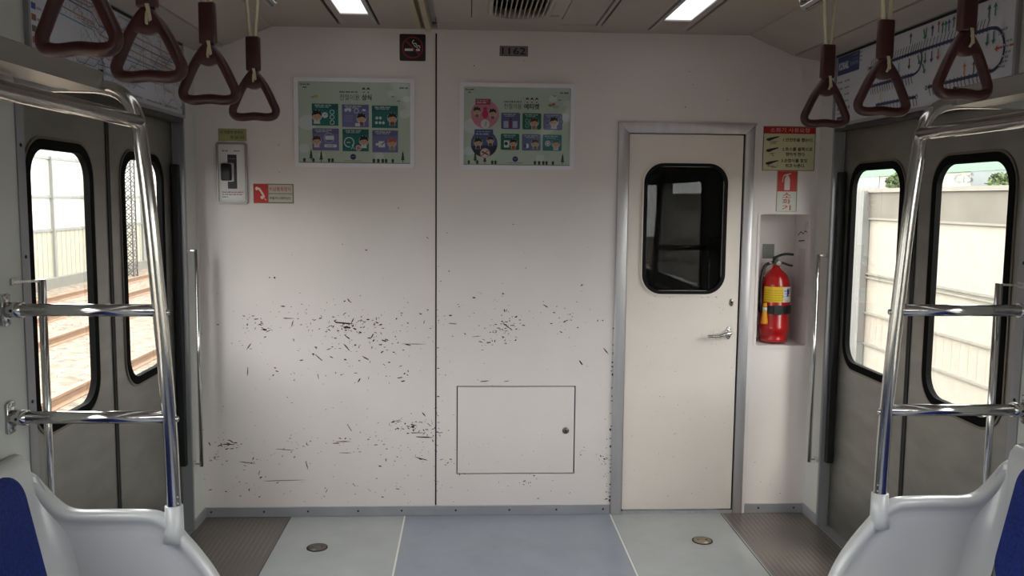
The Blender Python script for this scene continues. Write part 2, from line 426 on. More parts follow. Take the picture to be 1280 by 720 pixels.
for cx,cy,sx,sy,n,sz in CL:
    for i in range(int(n*1.1)):
        l=sz*random.lognormvariate(-.1,.5);chip(random.gauss(cx,sx),random.gauss(cy,sy),l,max(.7,min(l*.45,1.7)*random.uniform(.5,1.1)),random.choice((0,0,.15,-.15,.6,-.7,1.4))+random.gauss(0,.25))
for (x0,y0,x1,y1,w) in [(327,601,385,600,1),(353,398,367,398,1.2),(310,458,309,470,1.3),(308,437,315,428,1.4),(367,400,364,409,1.3),(366,422,368,427,1.2),(394,443,404,452,1.2),
    (420,403,444,405,2.4),(428,408,440,410,3),(430,418,437,424,1.8),(430,430,437,438,1.4),(452,445,462,450,1.6),(434,373,437,377,1.4),(328,411,334,413,3),(415,552,438,552,1.3),(344,561,366,563,1),
    (416,554,426,554,1.4),(421,566,440,566,1),(518,571,536,576,1.4),(276,555,296,556,1.6),(300,577,320,580,1.2),(382,575,385,588,1.2),(434,530,440,540,1.1),(500,430,530,430,0.8),
    (477,425,484,427,2),(506,430,514,432,1.6),(678,380,686,385,1.3),(601,477,612,476,1.4),(754,435,760,442,1.5),(724,450,728,456,1.8),(630,477,636,476,1),(342,346,344,348,2),(336,347,338,347,1.6),(634,386,632,390,1),
    (560,404,572,405,.8),(588,421,602,420,.7),(512,541,530,541,1.2),(520,546,540,547,1.6),(323,594,325,588,1)]:
    chip((x0+x1)/2,(y0+y1)/2,math.hypot(x1-x0,y1-y0)*1.15,w,math.atan2(-(y1-y0),x1-x0))
# lifted paint along the door frame and the seam
for z in [x*.02 for x in range(3,46)]:
    if random.random()<.4:
        q=bp(761.5,360,1,0);x=.468+random.uniform(-.004,.003);h=random.uniform(.003,.012)
        b.faces([(x,-.0006,z),(x+.006,-.0006,z-.002),(x+.007,-.0006,z+h),(x-.003*random.random(),-.0006,z+h*.8)],[(0,1,2,3)],random.choice((CHIP,ALUP,ALUP)))
struct(b.build('wall_end',WALL),'off-white steel end wall with chipped paint')

# niche box
b=MB()
D=.16
for q in([(NX0,.03,NZ0),(NX1,.03,NZ0),(NX1-.012,D,NZ0+.012),(NX0,D,NZ0+.012)],[(NX0,.03,NZ1),(NX0,D,NZ1),(NX1-.012,D,NZ1),(NX1,.03,NZ1)],
         [(NX0,.03,NZ0),(NX0,D,NZ0+.012),(NX0,D,NZ1),(NX0,.03,NZ1)],[(NX1,.03,NZ0),(NX1,.03,NZ1),(NX1-.012,D,NZ1),(NX1-.012,D,NZ0+.012)],
         [(NX0,D,NZ0+.012),(NX1-.012,D,NZ0+.012),(NX1-.012,D,NZ1),(NX0,D,NZ1)]):
    b.faces(q,[(0,1,2,3)],WALL)
b.ring(rrect(NX0-.012,NZ0-.012,NX1+.012,NZ1+.012,.02),rrect(NX0+.0005,NZ0+.0005,NX1-.0005,NZ1-.0005,.012),'y',-.003,-.0003,WALL)
# scribbles and scuffs on the right cheek and the back
for P in([(.04,1.33),(.06,1.335),(.075,1.32),(.10,1.33),(.13,1.31)],[(.03,1.35),(.04,1.38),(.05,1.34),(.06,1.38),(.07,1.33)],[(.06,1.29),(.12,1.285)]):
    xx=lambda y:NX1-.012*(y-.03)/.13-.001
    for (y0,z0),(y1,z1) in zip(P,P[1:]):
        b.faces([(xx(y0),y0,z0-.003),(xx(y1),y1,z1-.003),(xx(y1),y1,z1+.002),(xx(y0),y0,z0+.002)],[(0,1,2,3)],CHIP)
struct(b.build('trim_4',WALL),'recess for the fire extinguisher')

# baseboards
BB=mat('baseboard_metal',(160,160,166),.42,.3,var=.08,scale=6)
def screws(b,pts,ax):
    for p in pts:
        b.lathe(p,[(.0045,0),(.0045,.002),(.002,.003),(.0005,.003)],BLK,10,ax)
b=MB();b.box((-W,0,0),(.472,-.008,.046),BB,.002)
b.box((1.113,0,0),(W,-.008,.046),BB,.002)
screws(b,[(x,-.008,.026) for x in(-1.37,-1.13,-.93,-.7,-.5,-.25,0,.22,.44,1.18,1.35)],'y')
struct(b.build('baseboard_end',BB))
for s,nm in((-1,'left'),(1,'right')):
    b=MB();b.box((s*W,-.008,0),(s*(W-.008),-.168,.046),BB,.002);struct(b.build('baseboard_'+nm,BB))
    b=MB();b.box((s*W,-1.56,0),(s*(W-.008),YB,.046),BB,.002);struct(b.build('baseboard_'+nm+'_bench',BB))

# side walls
DY0,DY1=-1.52,-.168
WIN=[(-4.75,.86,-3.42,1.62),(-3.30,.86,-1.98,1.62)]
DO2=(-6.75,.0,-5.40,1.79)
for s,nm in((-1,'left'),(1,'right')):
    b=MB()
    walled(b,'x',s*W,s*.10,YB,0.03,0,2.27,[(DY0,0,DY1,1.79),DO2]+WIN,WALLS,WALLS)
    struct(b.build('wall_'+nm,WALLS))
    # door frame trims
    b=MB()
    b.box((s*(W-.002),-.164,0),(s*1.44,-.176,1.795),ALUP)           # far jamb, face towards the bench
    b.box((s*(W-.003),-.158,0),(s*(W+.002),-.172,1.795),ALUP)
    b.box((s*(W-.004),DY0+.002,0),(s*1.44,DY0-.04,1.795),ALUP,.001)
    b.box((s*(W-.003),DY0,1.775),(s*1.44,DY1,1.797),mat('header_edge',(70,68,66),.5,.4))
    b.box((s*1.415,-.175,.30),(s*1.446,-.205,1.60),RUB,.004)         # finger guard
    for z in(.2,.5,.9,1.3,1.6):
        b.lathe((s*(W-.0045),DY0-.022,z),[(.005,0),(.005,-s*.002),(.002,-s*.003),(.0005,-s*.003)],BLK,10,'x')
    struct(b.build('trim_%d'%(5 if s<0 else 6),ALUP),'metal door frame of the %s doors'%nm)
    # windows behind
    for k,(y0,z0,y1,z1) in enumerate(WIN):
        b=MB();b.ring(rrect(y0-.03,z0-.03,y1+.03,z1+.03,.05),rrect(y0+.015,z0+.015,y1-.015,z1-.015,.05),'x',s*(W-.008),s*(W+.04),ALU)
        o=struct(b.build('window_%d'%(1+k+(0 if s<0 else 2)),ALU))
        b=MB();b.box((s*(W+.02),y0,z0),(s*(W+.024),y1,z1));b.build('pane',GLS,o)
    # far pair of doors behind the camera, simple leaves with panes
    for k,(ya,yb) in enumerate(((-6.75,-6.075),(-6.075,-5.40))):
        b=MB();walled(b,'x',s*1.448,s*.03,ya,yb,.0,1.79,[(ya+.14,.79,yb-.14,1.60)],STEEL,RUB)
        o=struct(b.build('door_%d'%(6+k+(0 if s<0 else 2)),STEEL))
        b=MB();b.box((s*1.462,ya+.13,.78),(s*1.466,yb-.13,1.61));b.build('pane',GLS,o)
# rear closing wall of the saloon
b=MB();b.box((-1.5,YB,0),(1.5,YB-.04,2.27));struct(b.build('wall_rear',WALLS))

# sliding door leaves (four), each with rounded window
dn=1
for s in(-1,1):
    mid=(DY0+DY1)/2+(.0 if s<0 else .03)
    # window extents measured on the door plane
    wins=[(-1.40,-1.005),(-.71,-.325)] if s<0 else [(-1.375,-.955),(-.695,-.275)]
    for k,(a,c) in enumerate(((DY0-.06,mid-.014),(mid+.014,DY1+.03))):
        w0,w1=wins[k]
        b=MB();X0=s*1.448;n=9
        out=rrect(a,.004,c,1.80,.001,n);inn=rrect(w0,.785,w1,1.603,.085,n)
        b.ring(out,inn,'x',X0,X0+s*.014,STEEL)
        o=struct(b.build('door_%d'%dn,STEEL),'brushed steel sliding door leaf');dn+=1
        g=MB();o1=rrect(w0-.028,.757,w1+.028,1.631,.11,n);i1=rrect(w0+.002,.787,w1-.002,1.601,.083,n)
        g.ring(o1,i1,'x',X0-s*.006,X0+s*.0145,mat('window_rubber',(10,10,10),.9,spec=.12))
        g.build('gasket',RUB,o)
        g=MB();g.ring(rrect(w0-.037,.748,w1+.037,1.640,.118,n),o1,'x',X0-s*.004,X0+s*.001,mat('gasket_bead',(120,110,100),.3,.8));g.build('bead',None,o)
        g=MB();g.prism(rrect(w0-.004,.781,w1+.004,1.607,.085,n),'x',X0+s*.010,X0+s*.014);g.build('pane',GLS,o)
        g=MB();e=c if k==0 else a;sg=1 if k==0 else -1
        g.box((X0-s*.004,e,.004),(X0+s*.016,e+sg*.0135,1.79),RUB,.002);g.build('rubber_edge',RUB,o)
    b=MB();b.box((s*1.40,DY0,-.01),(s*1.5,DY1,.003));struct(b.build('trim_%d'%(7 if s<0 else 8),ALUP),'door sill plate')

# ---------------------------------------------------------------- end door
fr=MB()
def framebar(P):fr.prism(P,'y',-.012,.03,ALU)
fx0,fx1,ix0,ix1,fz,iz=.475,1.111,.525,1.057,1.819,1.771
fr.prism([(fx0,0.0),(ix0,0.0),(ix0,iz),(fx0,fz)],'y',-.012,.03,ALU,.002,1)
fr.prism([(ix1,0.0),(fx1-.012,0.0),(fx1-.012,fz-.012),(ix1,iz)],'y',-.012,.03,ALU,.002,1)
fr.prism([(fx0,fz),(ix0,iz),(ix1,iz),(fx1,fz)],'y',-.012,.03,ALU,.002,1)
fr.box((fx1-.012,-.006,0),(fx1+.004,.0,fz+.004),WALL,.001)
fr.box((ix0,-.004,0),(ix1,.03,.014),ALU)
struct(fr.build('trim_9',ALU),'aluminium frame of the end door')
b=MB();n=9
dx0,dx1,dz0,dz1=ix0+.003,ix1-.008,.022,iz-.004
wi=(.615,1.058,.965,1.622)
b.ring(rrect(dx0,dz0,dx1,dz1,.001,n),rrect(*wi,.07,n),'y',-.002,.028,DOORP)
b.ring(rrect(.583,1.028,.996,1.652,.104,n),rrect(.589,1.034,.990,1.646,.098,n),'y',-.005,-.001,DOORP);b.ring(rrect(.591,1.036,.988,1.644,.096,n),rrect(.597,1.042,.982,1.638,.09,n),'y',-.010,-.001,DOORP)
def dchip(x,z,l,w,a):
    P=[]
    for i in range(6):
        t=2*PI*i/6;r=random.uniform(.6,1.1);u,v=l*r*math.cos(t),w*r*math.sin(t);P.append((x+u*math.cos(a)-v*math.sin(a),-.0026,z+u*math.sin(a)+v*math.cos(a)))
    b.faces(P,[tuple(range(6))],CHIP)
for i in range(46):
    dchip(random.uniform(.54,1.04),min(1.0,abs(random.gauss(0,.5))+.035),random.uniform(.001,.0035),random.uniform(.0006,.0016),random.uniform(0,3))
for i in range(26):dchip(random.gauss(.95,.035),random.gauss(.84,.02),random.uniform(.001,.003),.001,random.uniform(0,3))
for i in range(10):dchip(random.gauss(.97,.03),random.gauss(1.0,.03),random.uniform(.001,.003),.001,random.uniform(0,3))
for i in range(26):dchip(random.uniform(.66,.95),1.029+random.uniform(-.001,.003),random.uniform(.002,.008),.0016,0)
door=struct(b.build('door_5',DOORP),'cream end door with a dark rounded window')
b=MB();b.ring(rrect(.597,1.042,.982,1.638,.09,n),rrect(.613,1.057,.966,1.623,.078,n),'y',-.011,.02,mat('old_rubber',(9,9,10),.75,spec=.25));b.build('gasket',RUB,door)
b=MB();b.prism(rrect(.612,1.056,.967,1.624,.078,n),'y',.002,.007);b.build('pane',GLSD,door)
b=MB()   # door lever on an oval plate
b.prism([(1.008+.0135*math.cos(t*PI/12),.862+.030*math.sin(t*PI/12)) for t in range(24)],'y',-.002,-.007,CHROME,.0015,2)
b.lathe((1.008,-.006,.862),[(.014,0),(.013,.012),(.010,.026),(.006,.032),(.001,.033)],CHROME,18,'y')
b.tube(smooth([(1.006,-.032,.862),(.985,-.036,.860),(.955,-.038,.852),(.925,-.037,.850),(.903,-.034,.850)],5),[.0085]*5+[.0075]*5+[.0065]*5+[.0075]*5+[.006],CHROME,12,sx=1.1)
for z in(.884,.840):b.lathe((1.008,-.007,z),[(.004,0),(.003,.0015),(.0005,.002)],ALU,10,'y')
b.build('handle',CHROME,door)['label']='chrome lever handle'
b=MB();b.prism([(1.018+.0105*math.cos(t*PI/12),1.004+.0175*math.sin(t*PI/12)) for t in range(24)],'y',-.002,-.006,mat('escutcheon',(150,140,128),.35,.8),.001,1)
b.lathe((1.018,-.006,1.006),[(.005,0),(.005,.0012),(.0005,.0013)],BLK,12,'y');b.box((1.0165,-.0062,.996),(1.0195,-.0075,1.005),BLK)
b.build('keyhole_plate',None,door)
# black strips standing in for the shadow in the door gap, right and threshold
b=MB();b.box((dx1,.004,0),(ix1,.028,iz),RUB);b.box((dx0,.004,0.0),(dx1,.028,.02),RUB);b.build('door_gap_shadow',RUB,door)
b=MB();b.box((.535,-.001,.016),(1.045,.002,.0215));b.build('bottom_strip',CHROME,door)['label']='shiny worn bottom edge'

# driver's cab beyond the glass
CAB=mat('cab_grey',(36,38,40),.6);CABL=mat('cab_panel',(104,104,98),.6)
for nm_,a_,c_ in(('wall_cab_back',(.1,1.5,0),(1.5,1.54,2.2)),('wall_cab_left',(.08,.04,0),(.1,1.54,2.2)),('wall_cab_right',(1.5,.06,0),(1.53,1.54,2.2)),('ceiling_cab',(.08,.06,2.2),(1.53,1.54,2.23)),('floor_cab',(.08,.06,-.03),(1.53,1.54,0))):
    b=MB();b.box(a_,c_,CAB);struct(b.build(nm_,CAB))
b=MB();b.box((.62,1.44,.0),(1.12,1.499,1.9),CAB,.004);b.box((.80,1.425,1.10),(.93,1.445,1.36),CABL,.01)
b.box((.80,1.425,.6),(.93,1.445,1.06),CABL,.01);b.cyl((.62,1.38,1.09),(1.1,1.38,1.09),.012,CAB);b.cyl((.62,1.38,.9),(1.1,1.38,.9),.01,CABL)
b.box((.80,1.425,1.40),(.93,1.445,1.60),CABL,.01)
tag(b.build('cab_cabinet',CAB,None,(.87,1.47,0)),'dim grey cabinet seen through the dark window of the end door','cabinet')

# wall hatch
b=MB();b.box((HX0+.005,-.002,HZ0+.005),(HX1-.006,.02,HZ1-.005),WALL,.0015)
for i in range(16):
    x,z=random.uniform(HX0+.03,HX1-.03),random.uniform(HZ0+.02,HZ0+.22);l=random.uniform(.001,.0035)
    b.faces([(x-l,-.0026,z),(x,-.0026,z-.001),(x+l,-.0026,z+.0005),(x,-.0026,z+.0012)],[(0,1,2,3)],CHIP)
hatch=tag(b.build('access_hatch',WALL,None,((HX0+HX1)/2,0,HZ0)),'square off-white hatch cover low on the end wall left of the door','hatch')
b=MB();c=bp(707,538,1,0);b.lathe((c.x,-.002,c.z),[(.0155,0),(.0155,.003),(.012,.006),(.006,.007),(.0005,.007)],mat('lock_metal',(120,118,116),.3,.9),22,'y');b.box((c.x-.002,-.008,c.z-.006),(c.x+.002,-.0095,c.z+.006),BLK)
b.build('lock',None,hatch)

# ================================================================= THINGS ON THE END WALL
def wallp(px,py):return bp(px,py,1,0)
def sign(name,label,cat,x0,z0,x1,z1,bg,fnc,th=.0015,border=None,r=0):
    t=empty(name,((x0+x1)/2,0,z0),label,cat)
    b=MB()
    if r:b.prism(rrect(x0,z0,x1,z1,r,5),'y',0,-th)
    else:b.box((x0,0,z0),(x1,-th,z1))
    b.build('plate',flat(border or bg),t)
    p=Print((x0,-th,z0),(1,0,0),(0,0,1),(0,-1,0));fnc(p,x1-x0,z1-z0);p.build('printing',t)
    return t
# no smoking
def f_ns(p,w,h):
    c=(w/2,h/2);R=w*.39
    p.rect(w*.2,h*.37,w*.52,h*.46,(215,215,212));p.rect(w*.70,h*.37,w*.78,h*.46,(215,215,212));p.rect(w*.64,h*.37,w*.69,h*.46,(215,215,212))
    p.line(smooth([(w*.78,h*.47,0),(w*.76,h*.56,0),(w*.62,h*.62,0),(w*.55,h*.70,0),(w*.50,h*.74,0)],4) and [(q.x,q.y) for q in smooth([(w*.78,h*.49,0),(w*.77,h*.56,0),(w*.66,h*.58,0),(w*.62,h*.66,0),(w*.52,h*.64,0),(w*.50,h*.72,0),(w*.56,h*.78,0)],4)],w*.035,(215,215,212))
    p.line([(q.x,q.y) for q in smooth([(w*.71,h*.49,0),(w*.66,h*.52,0),(w*.60,h*.54,0),(w*.55,h*.60,0)],4)],w*.03,(215,215,212))
    p.arc(c[0],c[1],R,w*.055,(140,30,48));p.line([(c[0]-R*.7,c[1]+R*.7),(c[0]+R*.7,c[1]-R*.7)],w*.055,(140,30,48))
a_,c_=wallp(499.5,76),wallp(532,43)
sign('no_smoking_sign','black square no-smoking sign with a red ring, high on the end wall','sign',a_.x,a_.z,c_.x,c_.z,(14,13,14),f_ns,.002,r=.006)
# number plate
def f_no(p,w,h):
    p.rect(w*.015,h*.05,w*.985,h*.95,(118,108,108));p.text('1162',w*.08,h*.16,h*.70,(20,17,20),w=w*.84,bold=.012)
a_,c_=wallp(624.5,70),wallp(660,58)
sign('car_number_plate','small grey plate with the black number 1162 near the ceiling','number plate',a_.x,a_.z,c_.x,c_.z,(60,52,54),f_no,.002)
# yellow label
def f_yl(p,w,h):
    k=(50,52,30);p.text('이 차량의 번호는',w*.07,h*.58,h*.25,k,w=w*.82,bold=.015);p.text('호 입니다',w*.43,h*.18,h*.25,k,w=w*.50,bold=.015);p.text('1162',w*.08,h*.18,h*.3,(196,200,132),w=w*.30)
a_,c_=wallp(273,176),wallp(308,161)
sign('car_number_label','pale yellow-green label with two lines of Korean print above the emergency call unit','label',a_.x,a_.z,c_.x,c_.z,(158,160,112),f_yl,.0008)
# emergency call unit
a_,c_=wallp(272,255),wallp(309,178)
t=empty('emergency_call_unit',((a_.x+c_.x)/2,0,a_.z),'tall white plate with grey rim and black handle on the left of the end wall','call unit')
x0,z0,x1,z1=a_.x,a_.z,c_.x,c_.z;w_=x1-x0;h_=z1-z0
b=MB();b.ring(rrect(x0,z0,x1,z1,.014,6),rrect(x0+.010,z0+.010,x1-.010,z1-.010,.008,6),'y',0,-.012);b.build('rim',mat('rim_grey',(150,146,146),.4,.4),t)
b=MB();b.prism(rrect(x0+.009,z0+.009,x1-.009,z1-.009,.008,6),'y',0,-.006);b.build('plate',WHT,t)
p=Print((x0,-.006,z0),(1,0,0),(0,0,1),(0,-1,0))
p.rect(w_*.36,h_*.25,w_*.66,h_*.80,(28,28,38));p.rect(w_*.40,h_*.73,w_*.62,h_*.74,(110,110,120));p.rect(w_*.40,h_*.55,w_*.62,h_*.56,(70,70,80))
p.greek(w_*.2,h_*.85,w_*.2,h_*.022,(60,60,60));p.greek(w_*.58,h_*.85,w_*.2,h_*.022,(60,60,60))
p.rect(w_*.17,h_*.07,w_*.87,h_*.165,(238,238,236))
p.greek(w_*.18,h_*.185,w_*.7,h_*.02,(170,40,40));p.greek(w_*.18,h_*.148,w_*.68,h_*.018,(40,40,60));p.greek(w_*.18,h_*.11,w_*.18,h_*.018,(40,40,60))
p.build('printing',t)
b=MB();b.prism(rrect(x0+w_*.20,z0+h_*.365,x0+w_*.56,z0+h_*.665,.006),'y',-.006,-.012,ALU);b.prism(rrect(x0+w_*.18,z0+h_*.38,x0+w_*.50,z0+h_*.655,.006),'y',-.012,-.028,BLK,.003,2);b.build('pull_handle',None,t)['label']='black sliding handle with a metal edge'
# phone label
def f_ph(p,w,h):
    k=(192,188,172)
    p.rect(w*.01,h*.03,w*.36,h*.97,(196,22,24))
    pts=[(w*.06,h*.77),(w*.12,h*.84),(w*.155,h*.80),(w*.27,h*.45),(w*.28,h*.34),(w*.255,h*.28)]
    p.line([(q.x,q.y) for q in smooth([(w*.09,h*.76,0),(w*.14,h*.74,0),(w*.20,h*.58,0),(w*.25,h*.40,0),(w*.26,h*.30,0)],5)],w*.05,(232,205,190))
    p.circ(w*.085,h*.75,w*.036,(232,205,190),ry=h*.09);p.circ(w*.215,h*.30,w*.042,(232,205,190),ry=h*.085)
    p.line([(w*.27,h*.26),(w*.32,h*.15)],w*.03,(226,150,140))
    p.rect(w*.375,h*.52,w*.97,h*.95,k);p.rect(w*.375,h*.06,w*.97,h*.48,k)
    p.text('비상통화장치',w*.40,h*.62,h*.22,(190,50,52),w=w*.53,bold=.012)
    p.text('커버를 여시고 통화하십시오',w*.40,h*.20,h*.14,(30,30,30),w=w*.53,bold=.02)
a_,c_=wallp(317,254),wallp(367,230)
sign('emergency_phone_label','small label with a white telephone receiver on red beside the emergency call unit','label',a_.x,a_.z,c_.x,c_.z,(196,190,172),f_ph,.0008,border=(120,112,104))
# extinguisher instructions
def f_fi(p,w,h):
    p.rect(w*.012,h*.012,w*.988,h*.988,(196,192,156));p.rect(w*.012,h*.835,w*.988,h*.985,(160,16,22))
    p.text('소화기 사용요령',w*.13,h*.865,h*.10,(222,170,165),w=w*.75)
    k=(28,26,22)
    p.text('1.안전핀을 뽑는다.',w*.38,h*.655,h*.085,k,w=w*.58,bold=.03);p.text('2.호스를 불쪽으로',w*.37,h*.445,h*.085,k,w=w*.58,bold=.03);p.text('향하게 한다.',w*.44,h*.33,h*.085,k,w=w*.38,bold=.03)
    p.text('3.손잡이를 힘껏',w*.36,h*.185,h*.085,k,w=w*.50,bold=.03);p.text('쥐고 누른다.',w*.44,h*.07,h*.085,k,w=w*.38,bold=.03)
    for (yy,fl) in((.70,1),(.45,.6),(.16,0)):
        p.poly([(w*.06,h*(yy-.02)),(w*.12,h*(yy-.035)),(w*.2,h*(yy+.01)),(w*.29,h*(yy+.05)),(w*.30,h*(yy+.08)),(w*.16,h*(yy+.05)),(w*.07,h*(yy+.025))],k)
        for j in range(4):p.line([(w*random.uniform(.1,.2),h*(yy-random.uniform(.04,.14))),(w*random.uniform(.2,.3),h*(yy-random.uniform(.02,.12)))],w*.008,(90,86,70))
    p.text('2',w*.285,h*.19,h*.05,k);p.text('1',w*.285,h*.09,h*.05,k)
a_,c_=wallp(952.5,213),wallp(1020,158.5)
sign('extinguisher_instructions','cream instruction sign with a red heading strip and three numbered Korean lines','sign',a_.x,a_.z,c_.x,c_.z,(30,22,20),f_fi,.001)
def f_ex(p,w,h):
    p.rect(w*.04,h*.50,w*.96,h*.98,(186,24,26))
    p.poly([(w*(.37),h*.53),(w*.63,h*.53),(w*.63,h*.80),(w*.58,h*.86),(w*.42,h*.86),(w*.37,h*.80)],(214,196,190))
    p.rect(w*.45,h*.86,w*.55,h*.90,(214,196,190));p.line([(w*.32,h*.885),(w*.66,h*.93)],w*.05,(214,196,190));p.line([(w*.45,h*.90),(w*.30,h*.86),(w*.27,h*.72)],w*.03,(214,196,190))
    p.rect(w*.04,h*.02,w*.96,h*.50,(206,208,196))
    for i,ch in enumerate('소화기'):p.text(ch,w*.5,h*(.345-.15*i),h*.125,(190,34,36),anchor='c',w=w*.42,bold=.015)
a_,c_=wallp(969.5,265),wallp(997.5,213.5)
sign('extinguisher_sign','narrow upright sign, white extinguisher picture on red, above the wall recess','sign',a_.x,a_.z,c_.x,c_.z,(206,208,196),f_ex,.001,border=(150,130,100))

# posters
SK=(214,170,140)
def kid(p,u,v,k,hair=(38,24,26),body=(230,220,222),skin=SK):
    o=(196,196,200);k*=1.08
    p.circ(u,v,k*1.14,o,ry=k*1.16);p.poly([(u-k*.72,v-k*1.7),(u+k*.72,v-k*1.7),(u+k*.55,v-k*.5),(u-k*.55,v-k*.5)],o)
    p.poly([(u-k*.56,v-k*1.65),(u+k*.56,v-k*1.65),(u+k*.36,v-k*.6),(u-k*.36,v-k*.6)],body)
    p.poly([(u-k*.05,v-k*1.2),(u+k*.05,v-k*1.2),(u+k*.12,v-k*.7),(u-k*.12,v-k*.7)],(150,60,60))
    p.circ(u,v+k*.12,k*1.02,hair,ry=k*.9)
    p.circ(u-k*.5,v+k*.78,k*.3,hair);p.circ(u+k*.1,v+k*.88,k*.3,hair);p.circ(u+k*.6,v+k*.66,k*.28,hair)
    p.circ(u,v-k*.18,k*.80,skin,ry=k*.70);p.circ(u-k*.84,v-k*.2,k*.17,skin);p.circ(u+k*.84,v-k*.2,k*.17,skin)
    p.poly([(u-k*.72,v+k*.1),(u-k*.3,v+k*.62),(u+k*.5,v+k*.6),(u+k*.74,v+k*.1),(u+k*.3,v+k*.32),(u-k*.2,v+k*.22)],hair)
    for e in(-1,1):p.circ(u+e*k*.32,v-k*.16,k*.09,(50,34,34));p.circ(u+e*k*.52,v-k*.42,k*.12,(220,140,120))
    p.line([(u-k*.14,v-k*.52),(u+k*.14,v-k*.52)],k*.08,(170,70,60))
def scenery(p,w,h,X):
    for (u,v,r) in((.02,.50,.085),(.98,.62,.05),(.0,.18,.05),(.83,.86,.04),(.97,.80,.035),(.20,.10,.03),(.72,.10,.04)):
        p.circ(min(max(w*u,w*r),w*(1-r)),h*v,w*r,(216,220,222),ry=w*r*.8)
    dk=(52,62,40)
    for u,v in((.11,.06),(.20,.045),(.93,.05)):
        for j in range(3):p.poly([(w*(u-.018+.004*j),h*(v+.03*j)),(w*(u+.018-.004*j),h*(v+.03*j)),(w*u,h*(v+.03*j+.055))],dk)
        p.rect(w*(u-.003),h*(v-.03),w*(u+.003),h*v,dk)
    for u in(.05,.13,.27,.30,.67,.71,.75,.78,.84):
        p.circ(w*u,h*.045,w*.012,dk,ry=h*.018);p.rect(w*(u-.01),h*.012,w*(u+.01),h*.035,dk)
    p.rect(0,0,w,h*.015,(150,160,140));
    p.circ(w*.485,h*.083,w*.026,(38,52,110));p.line([(w*.472,h*.083),(w*.498,h*.09)],w*.005,(150,160,200));p.greek(w*.41,h*.03,w*.15,h*.009,(90,90,90))
    p.greek(w*.02,h*.955,w*.085,h*.018,(50,50,50));p.greek(w*.045,h*.92,w*.04,h*.018,(40,40,40));p.greek(w*.90,h*.925,w*.08,h*.022,(60,70,130))
TEAL=(20,112,108);PUR=(118,112,168)
def poster(name,label,px0,py1,px1,py0,draw):
    a_,c_=wallp(px0,py1),wallp(px1,py0);x0,z0,x1,z1=a_.x,a_.z,c_.x,c_.z
    t=empty(name,((x0+x1)/2,0,z0),label,'poster','framed notices on the end wall')
    b=MB();b.ring(rrect(x0,z0,x1,z1,.010,5),rrect(x0+.018,z0+.018,x1-.018,z1-.018,.003,5),'y',0,-.012);b.build('frame',mat('poster_frame',(232,228,236),.4,var=.02),t)
    X0,Z0,X1,Z1=x0+.017,z0+.017,x1-.017,z1-.017
    b=MB();b.box((X0,0,Z0),(X1,-.004,Z1));b.build('backing',flat((196,208,192)),t)
    p=Print((X0,-.0042,Z0),(1,0,0),(0,0,1),(0,-1,0),.0002);draw(p,X1-X0,Z1-Z0);p.build('artwork',t)
    b=MB();b.box((X0,-.0086,Z0),(X1,-.0096,Z1));b.build('cover_sheet',PGL,t)
    return t
